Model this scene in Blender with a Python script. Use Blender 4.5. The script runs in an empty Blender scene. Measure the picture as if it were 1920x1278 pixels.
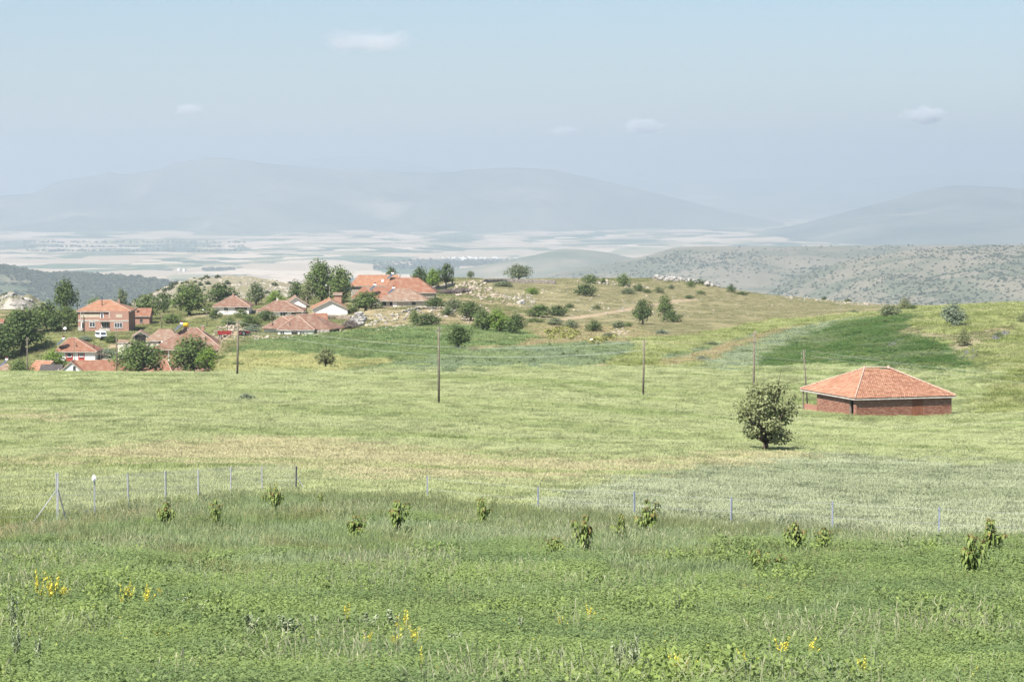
import bpy, bmesh, math, random
import numpy as np
from mathutils import Vector, Matrix
random.seed(7)
RNG = np.random.default_rng(11)
S = bpy.context.scene
COL = S.collection

# ------------------------------------------------------------------ camera, sky, sun, exposure
F = 85.0 / 36.0 * 1920.0              # focal length in photograph pixels
HORIZON = 335.0
PITCH = math.atan((639.0 - HORIZON) / F)
CP, SP = math.cos(PITCH), math.sin(PITCH)
cam_d = bpy.data.cameras.new('camera')
cam_d.lens = 85.0
cam_d.sensor_width = 36.0
cam_d.clip_start = 0.5
cam_d.clip_end = 120000.0
cam = bpy.data.objects.new('camera', cam_d)
COL.objects.link(cam)
cam.location = (0, 0, 0)
cam.rotation_euler = (math.pi / 2 - PITCH, 0, 0)
S.camera = cam

SUN_EL = math.radians(53)
SUN_T = math.radians(50)              # from the left, this far round towards the camera's back
sun_vec = Vector((-math.cos(SUN_T) * math.cos(SUN_EL), -math.sin(SUN_T) * math.cos(SUN_EL), math.sin(SUN_EL)))
world = bpy.data.worlds.new('World')
S.world = world
world.use_nodes = True
wn = world.node_tree
sky_n = wn.nodes.new('ShaderNodeTexSky')
sky_n.sky_type = 'NISHITA'
sky_n.sun_disc = False
sky_n.sun_elevation = SUN_EL
sky_n.sun_rotation = math.atan2(sun_vec.x, sun_vec.y)
sky_n.altitude = 1100
sky_n.air_density = 1.0
sky_n.dust_density = 1.8
sky_n.ozone_density = 3.0
wn.nodes['Background'].inputs['Strength'].default_value = 0.056
wn.links.new(sky_n.outputs['Color'], wn.nodes['Background'].inputs['Color'])
sun_d = bpy.data.lights.new('sun', 'SUN')
sun_d.energy = 4.6
sun_d.angle = math.radians(0.53)
sun_d.color = (1.0, 0.955, 0.88)
sun = bpy.data.objects.new('sun', sun_d)
COL.objects.link(sun)
sun.rotation_euler = sun_vec.to_track_quat('Z', 'Y').to_euler()
S.view_settings.view_transform = 'Standard'
S.view_settings.look = 'None'
S.view_settings.gamma = 1.0
S.view_settings.use_curve_mapping = False
S.view_settings.exposure = 1.3
S.cycles.max_bounces = 6
S.cycles.diffuse_bounces = 3
S.cycles.volume_bounces = 2
S.cycles.transparent_max_bounces = 8
S.cycles.use_denoising = True
S.cycles.denoising_prefilter = 'ACCURATE'
S.cycles.sample_clamp_indirect = 6

# ------------------------------------------------------------------ picture <-> place
def unproj(px, py, d):
    u = (px - 960.0) / F
    v = (py - 639.0) / F
    dy = CP - v * SP
    k = d / dy
    return Vector((u * k, d, (-SP - v * CP) * k))

def proj(x, y, z):
    dep = y * CP - z * SP
    return 960.0 + F * x / dep, 639.0 - F * (y * SP + z * CP) / dep

def slope_of(py):                     # -z / y of the ray through row py
    v = (np.asarray(py, float) - 639.0) / F
    return (SP + v * CP) / (CP - v * SP)

def smooth(a):
    return a * a * (3 - 2 * a)

def vnoise(x, y, seed=0):
    x = np.asarray(x, float); y = np.asarray(y, float)
    xi = np.floor(x).astype(np.int64); yi = np.floor(y).astype(np.int64)
    fx = smooth(x - xi); fy = smooth(y - yi)
    def h(a, b):
        n = (a * 374761393 + b * 668265263 + seed * 974634777) & 0x7fffffff
        n = ((n ^ (n >> 13)) * 1274126177) & 0x7fffffff
        return ((n ^ (n >> 16)) & 0xffff) / 65535.0
    return (h(xi, yi) * (1 - fx) + h(xi + 1, yi) * fx) * (1 - fy) + (h(xi, yi + 1) * (1 - fx) + h(xi + 1, yi + 1) * fx) * fy

def fbm(x, y, seed=0, octs=4):
    r = 0; a = .5; f = 1.0; t = 0
    for k in range(octs):
        r = r + a * (vnoise(x * f, y * f, seed + k * 17) - .5); t += a
        a *= .5; f *= 2.03
    return r / t * 2

def pchip(xk, yk, x):
    xk = np.asarray(xk, float); yk = np.asarray(yk, float); x = np.asarray(x, float)
    h = np.diff(xk); dl = np.diff(yk) / h
    m = np.zeros_like(yk)
    for i in range(1, len(xk) - 1):
        if dl[i - 1] * dl[i] > 0:
            w1 = 2 * h[i] + h[i - 1]; w2 = h[i] + 2 * h[i - 1]
            m[i] = (w1 + w2) / (w1 / dl[i - 1] + w2 / dl[i])
    m[0] = dl[0]; m[-1] = dl[-1]
    i = np.clip(np.searchsorted(xk, x) - 1, 0, len(h) - 1)
    t = (x - xk[i]) / h[i]
    return ((2 * t**3 - 3 * t**2 + 1) * yk[i] + (t**3 - 2 * t**2 + t) * h[i] * m[i]
            + (-2 * t**3 + 3 * t**2) * yk[i + 1] + (t**3 - t**2) * h[i] * m[i + 1])

# height of the land: along each bearing, the (distance, row) pairs read off the photograph's depth cues
NEAR = [(4, 3000), (9, 2030), (20, 1480), (38, 1278), (60, 1098), (80, 1023)]
PROFILE = {
 -900: NEAR + [(94, 985), (110, 950), (140, 905), (180, 850), (230, 792), (290, 737), (340, 706), (400, 712), (460, 718), (520, 717), (570, 708), (600, 690), (650, 640), (700, 612), (780, 590), (880, 575), (960, 575), (1080, 600), (1300, 660)],
 0:    NEAR + [(94, 986), (110, 951), (140, 905), (180, 850), (230, 791), (290, 736), (340, 706), (400, 713), (460, 719), (520, 718), (570, 710), (600, 690), (650, 640), (700, 610), (780, 590), (880, 582), (960, 584), (1080, 605), (1300, 660)],
 120:  NEAR + [(94, 985), (110, 950), (140, 905), (180, 850), (230, 791), (290, 736), (340, 706), (400, 712), (460, 718), (520, 717), (570, 709), (600, 681), (650, 625), (700, 602), (780, 588), (880, 585), (960, 590), (1080, 612), (1300, 660)],
 240:  NEAR + [(94, 978), (110, 948), (140, 905), (180, 850), (230, 792), (290, 737), (340, 706), (400, 710), (460, 714), (520, 711), (570, 702), (600, 678), (650, 623), (700, 597), (780, 580), (880, 576), (960, 580), (1080, 602), (1300, 660)],
 310:   NEAR + [(94, 978), (110, 948), (140, 905), (180, 850), (230, 792), (290, 737), (340, 706), (400, 710), (460, 714), (520, 711), (570, 702), (600, 678), (650, 620), (700, 592), (780, 580), (880, 576), (960, 580), (1080, 602), (1300, 660)],
 398:  NEAR + [(94, 973), (110, 946), (140, 905), (180, 852), (230, 794), (290, 739), (340, 707), (400, 709), (460, 708), (520, 702), (570, 690), (600, 660), (650, 610), (700, 587), (780, 572), (880, 566), (960, 570), (1080, 592), (1300, 652)],
 430:  NEAR + [(94, 972), (110, 945), (140, 905), (180, 852), (230, 795), (290, 740), (340, 709), (400, 692), (460, 667), (520, 650), (570, 638), (600, 630), (650, 603), (700, 584), (780, 570), (880, 563), (960, 568), (1080, 590), (1300, 650)],
 600:  NEAR + [(94, 968), (110, 944), (140, 905), (180, 855), (230, 800), (290, 745), (340, 714), (400, 692), (460, 667), (520, 650), (570, 641), (600, 633), (650, 597), (700, 576), (780, 562), (880, 556), (960, 562), (1080, 585), (1300, 640)],
 820:  NEAR + [(94, 982), (110, 955), (140, 910), (180, 860), (230, 806), (290, 752), (340, 716), (400, 684), (460, 660), (520, 640), (570, 624), (600, 614), (650, 592), (700, 571), (780, 547), (880, 528), (960, 524), (1080, 545), (1300, 620)],
 1000: NEAR + [(94, 1000), (110, 968), (140, 918), (180, 866), (230, 812), (290, 760), (340, 724), (400, 691), (460, 666), (520, 646), (570, 630), (600, 620), (650, 600), (700, 580), (780, 555), (880, 531), (960, 522), (1080, 540), (1300, 610)],
 1200: NEAR + [(94, 1012), (110, 976), (140, 922), (180, 870), (230, 822), (290, 775), (340, 740), (400, 703), (460, 672), (520, 648), (570, 630), (600, 619), (650, 605), (700, 590), (780, 565), (880, 538), (960, 522), (1080, 530), (1300, 600)],
 1440: NEAR + [(94, 1020), (110, 982), (140, 928), (180, 876), (230, 831), (290, 797), (340, 772), (400, 712), (460, 678), (520, 652), (570, 631), (600, 620), (650, 607), (700, 598), (780, 583), (880, 566), (960, 553), (1080, 560), (1300, 610)],
 1700: NEAR + [(94, 1034), (110, 990), (140, 934), (180, 882), (230, 842), (290, 814), (340, 787), (400, 718), (460, 668), (520, 628), (570, 604), (600, 594), (650, 585), (700, 580), (780, 577), (880, 575), (960, 573), (1080, 580), (1300, 630)],
 1920: NEAR + [(94, 1042), (110, 994), (140, 938), (180, 886), (230, 846), (290, 808), (340, 772), (400, 700), (460, 650), (520, 610), (570, 586), (600, 577), (650, 571), (700, 571), (780, 573), (880, 575), (960, 577), (1080, 590), (1300, 640)],
 2800: NEAR + [(94, 1042), (110, 994), (140, 938), (180, 886), (230, 846), (290, 798), (340, 754), (400, 695), (460, 645), (520, 606), (570, 582), (600, 574), (650, 568), (700, 570), (780, 573), (880, 575), (960, 577), (1080, 590), (1300, 640)],
}
LMIN, LMAX, NL = math.log(4.0), math.log(1300.0), 900
CMIN, CMAX, NC = -900.0, 2800.0, 500
_cols = sorted(PROFILE)
_lg = np.linspace(LMIN, LMAX, NL)
_tab = np.array([pchip([math.log(a) for a, b in PROFILE[c]], [float(slope_of(b)) for a, b in PROFILE[c]], _lg) for c in _cols])
_cg = np.linspace(CMIN, CMAX, NC)
_grid = np.array([pchip(_cols, _tab[:, j], _cg) for j in range(NL)]).T        # NC x NL
for _ in range(6):                                                            # soften the knots
    g = _grid.copy()
    g[:, 1:-1] = (_grid[:, :-2] + 2 * _grid[:, 1:-1] + _grid[:, 2:]) / 4
    _grid = g

PADS = []                             # levelled yards round some buildings: (column, row, distance, radius)
for _px, _py, _d, _r in [(555, 631, 604, 15), (757, 577, 662, 14), (434, 591, 686, 11), (525, 594, 664, 12), (195, 624, 645, 13), (142, 679, 597, 11), (1690, 793, 321, 13), (620, 592, 664, 9)]:
    _q = unproj(_px, _py, _d); PADS.append((_q.x, _d, _q.z, _r))
def height(x, y):
    x = np.asarray(x, float); y = np.maximum(np.asarray(y, float), 4.0)
    c = np.clip((960 + F * x / y - CMIN) / (CMAX - CMIN) * (NC - 1), 0, NC - 1.001)
    l = np.clip((np.log(y) - LMIN) / (LMAX - LMIN) * (NL - 1), 0, NL - 1.001)
    i = c.astype(int); j = l.astype(int); fc = c - i; fl = l - j
    s = (_grid[i, j] * (1 - fc) + _grid[i + 1, j] * fc) * (1 - fl) + (_grid[i, j + 1] * (1 - fc) + _grid[i + 1, j + 1] * fc) * fl
    amp = np.clip((y - 60) / 500, 0.05, 1.0)
    z = -y * s + amp * (fbm(x / 22, y / 22, 3) * .55 + fbm(x / 6, y / 6, 9, 3) * .18)
    for px_, py_, pz_, r_ in PADS:
        k = np.clip(1.6 - np.hypot(x - px_, y - py_) / r_, 0, 1); k = k * k * (3 - 2 * k)
        z = z * (1 - k) + (pz_ + .12 * fbm(x / 5, y / 5, 4, 3)) * k
    return z

def hz(x, y):
    return float(height(np.array([x]), np.array([y]))[0])

_dm = np.exp(np.linspace(math.log(25), math.log(1290), 2600))
def ground_at(px, py, dmin=0.0):      # where the ray through a photograph pixel meets the land
    k0 = unproj(px, py, 1.0)
    d = _dm[_dm > dmin]
    hh = height(k0.x * d, d)
    hit = np.nonzero(hh >= k0.z * d)[0]
    if len(hit) == 0:                 # just above the crest: take the place that comes closest
        i = int(np.argmax(hh / d - k0.z))
    else:
        i = int(hit[0])
    return Vector((k0.x * d[i], d[i], float(hh[i])))

def on_ground(px, d):
    x = (px - 960.0) / F * d * (CP + SP * 0.07)
    return Vector((x, d, hz(x, d)))

# ------------------------------------------------------------------ object helpers
def tag(o, label=None, cat=None, group=None, kind=None):
    if label: o['label'] = label
    if cat: o['category'] = cat
    if group: o['group'] = group
    if kind: o['kind'] = kind
    return o

def thing(name, label, cat, loc=(0, 0, 0), rz=0.0, group=None):
    o = bpy.data.objects.new(name, None)
    o.empty_display_size = .3
    COL.objects.link(o)
    o.location = loc
    o.rotation_euler = (0, 0, rz)
    return tag(o, label, cat, group)

def link_mesh(name, me, parent=None, mat=None):
    o = bpy.data.objects.new(name, me)
    COL.objects.link(o)
    if mat is not None and len(me.materials) == 0:
        me.materials.append(mat)
    if parent is not None:
        o.parent = parent
    return o

class MB:                             # gathers shapes into one mesh
    def __init__(s):
        s.v = []; s.f = []; s.uv = []
    def add(s, vs, fs):
        b = len(s.v)
        s.v += [tuple(p) for p in vs]
        s.f += [tuple(b + i for i in f) for f in fs]
        return s
    def box(s, x0, x1, y0, y1, z0, z1, rot=None, at=None):
        vs = [Vector((x, y, z)) for z in (z0, z1) for y in (y0, y1) for x in (x0, x1)]
        if rot is not None: vs = [rot @ p for p in vs]
        if at is not None: vs = [p + Vector(at) for p in vs]
        return s.add(vs, [(0, 2, 3, 1), (4, 5, 7, 6), (0, 1, 5, 4), (2, 6, 7, 3), (0, 4, 6, 2), (1, 3, 7, 5)])
    def tube(s, pts, rad, n=6, caps=True):
        pts = [Vector(p) for p in pts]
        if not isinstance(rad, (list, tuple)): rad = [rad] * len(pts)
        base = len(s.v)
        for i, p in enumerate(pts):
            t = (pts[min(i + 1, len(pts) - 1)] - pts[max(i - 1, 0)]).normalized()
            a = t.cross(Vector((0, 0, 1)) if abs(t.z) < .9 else Vector((1, 0, 0))).normalized()
            b = t.cross(a)
            for k in range(n):
                w = 2 * math.pi * k / n
                s.v.append(tuple(p + (a * math.cos(w) + b * math.sin(w)) * rad[i]))
        for i in range(len(pts) - 1):
            for k in range(n):
                q = base + i * n; k2 = (k + 1) % n
                s.f.append((q + k, q + n + k, q + n + k2, q + k2))
        if caps:
            s.f.append(tuple(base + k for k in range(n)))
            s.f.append(tuple(base + (len(pts) - 1) * n + n - 1 - k for k in range(n)))
        return s
    def mesh(s, name, mat=None, smooth_=False):
        me = bpy.data.meshes.new(name)
        me.from_pydata(s.v, [], s.f)
        me.update()
        if mat is not None: me.materials.append(mat)
        if smooth_: me.shade_smooth()
        return me
    def build(s, name, mat, parent=None, smooth_=False):
        return link_mesh(name, s.mesh(name, mat, smooth_), parent)

def np_mesh(name, v, quads=None, tris=None, mat=None):
    me = bpy.data.meshes.new(name)
    v = np.asarray(v, np.float32).reshape(-1, 3)
    me.vertices.add(len(v)); me.vertices.foreach_set('co', v.ravel())
    loops = []; starts = []; n = 0
    if quads is not None and len(quads):
        q = np.asarray(quads, np.int32).reshape(-1, 4)
        loops.append(q.ravel()); starts.append(n + np.arange(len(q)) * 4); n += len(q) * 4
    if tris is not None and len(tris):
        t = np.asarray(tris, np.int32).reshape(-1, 3)
        loops.append(t.ravel()); starts.append(n + np.arange(len(t)) * 3); n += len(t) * 3
    loops = np.concatenate(loops); starts = np.concatenate(starts)
    me.loops.add(len(loops)); me.loops.foreach_set('vertex_index', loops.astype(np.int32))
    me.polygons.add(len(starts)); me.polygons.foreach_set('loop_start', starts.astype(np.int32))
    me.update(calc_edges=True)
    me.validate()
    if mat is not None: me.materials.append(mat)
    return me

# ------------------------------------------------------------------ materials
def _new(name):
    m = bpy.data.materials.new(name)
    m.use_nodes = True
    nt = m.node_tree
    return m, nt, nt.nodes['Principled BSDF']

def mat(name, c1, c2=None, scale=4.0, rough=.9, bump=0.0, spec=.15, metal=0.0, space='Object', detail=5.0, lo=.35, hi=.65, c3=None, scale3=1.0):
    m, nt, p = _new(name)
    p.inputs['Roughness'].default_value = rough
    p.inputs['Specular IOR Level'].default_value = spec
    p.inputs['Metallic'].default_value = metal
    if c2 is None:
        p.inputs['Base Color'].default_value = (*c1, 1)
        return m
    if space == 'Position':
        co = nt.nodes.new('ShaderNodeNewGeometry').outputs['Position']
    else:
        co = nt.nodes.new('ShaderNodeTexCoord').outputs['Object']
    def ramp(sc, a, b):
        n = nt.nodes.new('ShaderNodeTexNoise'); n.inputs['Scale'].default_value = sc; n.inputs['Detail'].default_value = detail
        nt.links.new(co, n.inputs['Vector'])
        r = nt.nodes.new('ShaderNodeMapRange'); r.inputs[1].default_value = a; r.inputs[2].default_value = b
        nt.links.new(n.outputs['Fac'], r.inputs[0])
        return r.outputs[0], n
    f, n = ramp(scale, lo, hi)
    mx = nt.nodes.new('ShaderNodeMix'); mx.data_type = 'RGBA'
    mx.inputs[6].default_value = (*c1, 1); mx.inputs[7].default_value = (*c2, 1)
    nt.links.new(f, mx.inputs[0])
    out = mx.outputs[2]
    if c3 is not None:
        f3, _ = ramp(scale3, .48, .62)
        m3 = nt.nodes.new('ShaderNodeMix'); m3.data_type = 'RGBA'
        m3.inputs[7].default_value = (*c3, 1)
        nt.links.new(out, m3.inputs[6]); nt.links.new(f3, m3.inputs[0])
        out = m3.outputs[2]
    nt.links.new(out, p.inputs['Base Color'])
    if bump:
        b = nt.nodes.new('ShaderNodeBump'); b.inputs['Strength'].default_value = bump; b.inputs['Distance'].default_value = .05
        nt.links.new(n.outputs['Fac'], b.inputs['Height']); nt.links.new(b.outputs[0], p.inputs['Normal'])
    return m

def leaf_mat(name, c1, c2, c3=None, patch=.05, trans=.35, isl=True, grad=None, plo=.38, phi=.62, c4=None, patch4=.3, rough=.75, stretch=1.0):
    """leaf or blade: colour differs leaf by leaf (island) and in patches across the land"""
    m, nt, p = _new(name)
    p.inputs['Roughness'].default_value = rough
    p.inputs['Specular IOR Level'].default_value = .12
    g = nt.nodes.new('ShaderNodeNewGeometry')
    mx = nt.nodes.new('ShaderNodeMix'); mx.data_type = 'RGBA'
    mx.inputs[6].default_value = (*c1, 1); mx.inputs[7].default_value = (*c2, 1)
    nt.links.new(g.outputs['Random Per Island'], mx.inputs[0])
    out = mx.outputs[2]
    def patchmix(out, c, sc, lo, hi):
        n = nt.nodes.new('ShaderNodeTexNoise'); n.inputs['Scale'].default_value = sc; n.inputs['Detail'].default_value = 4
        vm = nt.nodes.new('ShaderNodeVectorMath'); vm.operation = 'MULTIPLY'; vm.inputs[1].default_value = (stretch, 1, 1)
        nt.links.new(g.outputs['Position'], vm.inputs[0]); nt.links.new(vm.outputs[0], n.inputs['Vector'])
        r = nt.nodes.new('ShaderNodeMapRange'); r.inputs[1].default_value = lo; r.inputs[2].default_value = hi
        nt.links.new(n.outputs['Fac'], r.inputs[0])
        m2 = nt.nodes.new('ShaderNodeMix'); m2.data_type = 'RGBA'
        nt.links.new(r.outputs[0], m2.inputs[0]); nt.links.new(out, m2.inputs[6]); m2.inputs[7].default_value = (*c, 1)
        return m2.outputs[2]
    if c3 is not None: out = patchmix(out, c3, patch, plo, phi)
    if c4 is not None: out = patchmix(out, c4, patch4, .5, .68)
    nt.links.new(out, p.inputs['Base Color'])
    tr = nt.nodes.new('ShaderNodeBsdfTranslucent')
    nt.links.new(out, tr.inputs['Color'])
    ms = nt.nodes.new('ShaderNodeMixShader'); ms.inputs[0].default_value = trans
    nt.links.new(p.outputs[0], ms.inputs[1]); nt.links.new(tr.outputs[0], ms.inputs[2])
    nt.links.new(ms.outputs[0], nt.nodes['Material Output'].inputs['Surface'])
    return m

def tile_mat(name, c1, c2, c3, tw=.24, th=.36):
    """old pantiles seen from afar: every tile its own fired colour, weathered patches"""
    m, nt, p = _new(name)
    p.inputs['Roughness'].default_value = .85; p.inputs['Specular IOR Level'].default_value = .15
    uv = nt.nodes.new('ShaderNodeUVMap')
    b = nt.nodes.new('ShaderNodeTexBrick')
    b.offset = 0.0; b.inputs['Scale'].default_value = 1.0
    b.inputs['Brick Width'].default_value = tw; b.inputs['Row Height'].default_value = th
    b.inputs['Mortar Size'].default_value = .025; b.inputs['Mortar Smooth'].default_value = .4
    b.inputs['Color1'].default_value = (*c1, 1); b.inputs['Color2'].default_value = (*c2, 1)
    b.inputs['Mortar'].default_value = (c1[0] * .45, c1[1] * .42, c1[2] * .42, 1)
    nt.links.new(uv.outputs[0], b.inputs['Vector'])
    n = nt.nodes.new('ShaderNodeTexNoise'); n.inputs['Scale'].default_value = .7; n.inputs['Detail'].default_value = 6
    nt.links.new(uv.outputs[0], n.inputs['Vector'])
    r = nt.nodes.new('ShaderNodeMapRange'); r.inputs[1].default_value = .45; r.inputs[2].default_value = .7
    nt.links.new(n.outputs['Fac'], r.inputs[0])
    mx = nt.nodes.new('ShaderNodeMix'); mx.data_type = 'RGBA'
    nt.links.new(r.outputs[0], mx.inputs[0]); nt.links.new(b.outputs['Color'], mx.inputs[6]); mx.inputs[7].default_value = (*c3, 1)
    nt.links.new(mx.outputs[2], p.inputs['Base Color'])
    bp = nt.nodes.new('ShaderNodeBump'); bp.inputs['Distance'].default_value = .04; bp.inputs['Strength'].default_value = .7
    nt.links.new(b.outputs['Fac'], bp.inputs['Height']); bp.invert = True
    nt.links.new(bp.outputs[0], p.inputs['Normal'])
    return m

def brick_mat(name, c1, c2, mortar, bw=.3, bh=.1):
    m, nt, p = _new(name)
    p.inputs['Roughness'].default_value = .9; p.inputs['Specular IOR Level'].default_value = .1
    tc = nt.nodes.new('ShaderNodeTexCoord')
    sp = nt.nodes.new('ShaderNodeSeparateXYZ'); nt.links.new(tc.outputs['Object'], sp.inputs[0])
    ad = nt.nodes.new('ShaderNodeMath'); nt.links.new(sp.outputs[0], ad.inputs[0]); nt.links.new(sp.outputs[1], ad.inputs[1])
    cb = nt.nodes.new('ShaderNodeCombineXYZ'); nt.links.new(ad.outputs[0], cb.inputs[0]); nt.links.new(sp.outputs[2], cb.inputs[1])
    b = nt.nodes.new('ShaderNodeTexBrick'); b.inputs['Scale'].default_value = 1.0
    b.inputs['Brick Width'].default_value = bw; b.inputs['Row Height'].default_value = bh
    b.inputs['Mortar Size'].default_value = .014
    b.inputs['Color1'].default_value = (*c1, 1); b.inputs['Color2'].default_value = (*c2, 1); b.inputs['Mortar'].default_value = (*mortar, 1)
    nt.links.new(cb.outputs[0], b.inputs['Vector'])
    nt.links.new(b.outputs['Color'], p.inputs['Base Color'])
    bp = nt.nodes.new('ShaderNodeBump'); bp.inputs['Distance'].default_value = .02; bp.inputs['Strength'].default_value = .6; bp.invert = True
    nt.links.new(b.outputs['Fac'], bp.inputs['Height']); nt.links.new(bp.outputs[0], p.inputs['Normal'])
    return m

# ------------------------------------------------------------------ fields, as outlines on the land
def inpoly(px, py, poly):
    px = np.asarray(px, float); py = np.asarray(py, float)
    r = np.zeros(px.shape, bool)
    n = len(poly); j = n - 1
    for i in range(n):
        xi, yi = poly[i]; xj, yj = poly[j]
        if yi != yj:
            c = ((yi > py) != (yj > py)) & (px < (xj - xi) * (py - yi) / (yj - yi) + xi)
            r ^= c
        j = i
    return r

FENCE_X = [-400, 0, 104, 330, 553, 800, 1009, 1191, 1373, 1564, 1764, 1920, 2400]
FENCE_D = [76, 88, 94, 106, 117, 112, 109, 106, 104, 102, 100, 99, 95]
Z = {'alfalfa': 0, 'meadow': 1, 'wheat': 2, 'gold': 3, 'sage': 4, 'ripe': 5, 'green': 6, 'teal': 7, 'pasture': 8,
     'lucerne': 9, 'oats': 10, 'hillgrass': 11, 'dry': 12, 'straw': 13, 'lime': 14, 'earth': 15}
POLYS = [  # (zone, nearest, farthest, outline)
 ('ripe', 345, 600, [(400, 712), (425, 690), (438, 666), (470, 661), (560, 668), (640, 676), (740, 682), (690, 690), (620, 699), (540, 700), (430, 706)]),
 ('straw', 345, 620, [(985, 634), (1060, 632), (1190, 636), (1180, 645), (1100, 646), (960, 652), (860, 656), (870, 648), (970, 646)]),
 ('green', 380, 640, [(440, 664), (470, 640), (560, 630), (640, 626), (720, 616), (850, 610), (990, 622), (985, 640), (900, 650), (850, 660), (760, 680), (640, 674), (560, 667)]),
 ('teal', 330, 620, [(740, 684), (830, 660), (960, 652), (1100, 646), (1200, 640), (1200, 652), (1140, 676), (1050, 694), (900, 700), (640, 706), (540, 702), (640, 694)]),
 ('lucerne', 380, 640, [(1390, 700), (1450, 660), (1530, 620), (1600, 600), (1690, 592), (1725, 592), (1680, 626), (1720, 632), (1770, 640), (1785, 658), (1810, 676), (1845, 692), (1830, 703), (1690, 702), (1560, 690)]),
 ('oats', 380, 640, [(1270, 702), (1330, 680), (1430, 638), (1530, 606), (1640, 594), (1600, 600), (1530, 620), (1450, 660), (1390, 700)]),
 ('straw', 380, 640, [(1180, 690), (1250, 672), (1330, 652), (1400, 630), (1480, 612), (1530, 606), (1430, 638), (1330, 680), (1270, 686)]),
 ('teal', 380, 640, [(1230, 668), (1290, 655), (1360, 640), (1440, 616), (1400, 630), (1330, 652), (1250, 672)]),
 ('lime', 380, 660, [(1170, 672), (1180, 640), (1300, 628), (1440, 604), (1560, 590), (1690, 586), (1690, 592), (1530, 606), (1440, 616), (1360, 640), (1250, 666)]),
 ('earth', 430, 640, [(1680, 626), (1700, 608), (1740, 622), (1800, 626), (1850, 618), (1905, 606), (1905, 620), (1850, 640), (1815, 660), (1790, 665), (1775, 640), (1720, 632)]),
 ('lime', 330, 690, [(1690, 620), (1700, 590), (1730, 588), (1800, 582), (1920, 566), (2900, 560), (2900, 800), (1800, 800), (1860, 700), (1810, 676), (1800, 665), (1850, 640), (1905, 620), (1905, 606), (1850, 618), (1800, 626), (1740, 622)]),
 ('straw', 560, 760, [(1180, 612), (1100, 610), (1010, 606), (985, 612), (985, 634), (1100, 634), (1180, 636), (1230, 628)]),
 ('pasture', 560, 1300, [(1000, 606), (960, 560), (900, 545), (900, 520), (1040, 515), (1400, 545), (1640, 556), (1700, 575), (1690, 588), (1560, 592), (1440, 606), (1300, 630), (1180, 640), (1180, 612)]),
 ('sage', 99, 200, [(960, 1020), (985, 955), (1080, 930), (1180, 905), (1300, 893), (1420, 877), (1560, 862), (1700, 862), (1800, 872), (2600, 895), (2600, 1100), (960, 1100)]),
 ('gold', 118, 200, [(-400, 880), (60, 868), (130, 858), (220, 850), (330, 840), (430, 830), (560, 828), (680, 840), (800, 852), (950, 868), (1080, 876), (1300, 866), (1480, 850), (1610, 842), (1650, 850), (1500, 868), (1350, 886), (1200, 898), (1060, 922), (900, 926), (700, 922), (560, 906), (430, 892), (300, 894), (180, 894), (0, 900), (-400, 900)]),
 ('gold', 200, 330, [(-400, 780), (20, 778), (110, 784), (160, 794), (150, 802), (60, 800), (-400, 806)]),
]

def zones(x, y, jit=0.0):
    x = np.asarray(x, float); y = np.asarray(y, float)
    z = height(x, y)
    px, py = proj(x, y, z)
    w = 5 * fbm(x / 7, y / 18, 31, 3)
    px2 = px + 2 * w + jit * 2.5 * RNG.normal(size=px.shape); py2 = py + w + jit * RNG.normal(size=px.shape)
    c = 960 + F * x / y
    out = np.full(x.shape, -1)
    fd = np.interp(c, FENCE_X, FENCE_D)
    near = y < fd + 1.0 + jit * .35 * RNG.normal(size=px.shape)
    edge = 66 + 6 * fbm(x / 5, y / 5, 8, 3)
    out[near & (y < edge)] = Z['alfalfa']
    out[near & (y >= edge)] = Z['meadow']
    for n, d0, d1, poly in POLYS:
        m = (out < 0) & (y >= d0) & (y <= d1)
        if m.any():
            idx = np.nonzero(m)[0]
            h = inpoly(px2[idx], py2[idx], poly)
            out[idx[h]] = Z[n]
    lim = np.interp(c, [-400, 430, 600, 1000, 1200, 1440, 1920, 2600], [372, 372, 385, 400, 425, 440, 470, 470])
    m = (out < 0)
    out[m & (y < lim)] = Z['wheat']
    hill = (out < 0) & (c > 1150) & (y < 700)
    out[hill] = Z['lime']
    dn = fbm(x / 30, y / 30, 77, 4)
    m = out < 0
    out[m & (dn > .02)] = Z['dry']
    out[m & (dn <= .02)] = Z['hillgrass']
    return out

SOIL = {'alfalfa': (.075, .11, .03), 'meadow': (.17, .20, .10), 'wheat': (.25, .28, .135), 'gold': (.30, .26, .13), 'sage': (.25, .285, .165),
        'ripe': (.27, .25, .10), 'green': (.085, .15, .035), 'teal': (.12, .17, .085), 'pasture': (.20, .178, .095), 'lucerne': (.05, .105, .025),
        'oats': (.13, .18, .09), 'hillgrass': (.14, .15, .06), 'dry': (.235, .195, .115), 'straw': (.27, .235, .12), 'lime': (.235, .255, .10), 'earth': (.215, .19, .115)}
SOILA = np.array([SOIL[k] for k in sorted(Z, key=Z.get)])

# the land near the camera, out to the far side of the village hill
gc = np.linspace(-700, 2620, 430)
gl = np.concatenate([np.exp(np.linspace(math.log(4), math.log(60), 90))[:-1], np.exp(np.linspace(math.log(60), math.log(1299), 760))])
GC, GL = np.meshgrid(gc, gl)
gx = ((GC - 960) / F * GL).ravel(); gy = GL.ravel()
gz = height(gx, gy)
nr, nc = len(gl), len(gc)
ii = (np.arange(nr - 1)[:, None] * nc + np.arange(nc - 1)[None, :]).ravel()
gme = np_mesh('ground', np.stack([gx, gy, gz], 1), quads=np.stack([ii, ii + 1, ii + nc + 1, ii + nc], 1))
gme.shade_smooth()
gzone = zones(gx, gy)
gcol = SOILA[gzone].copy()
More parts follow.
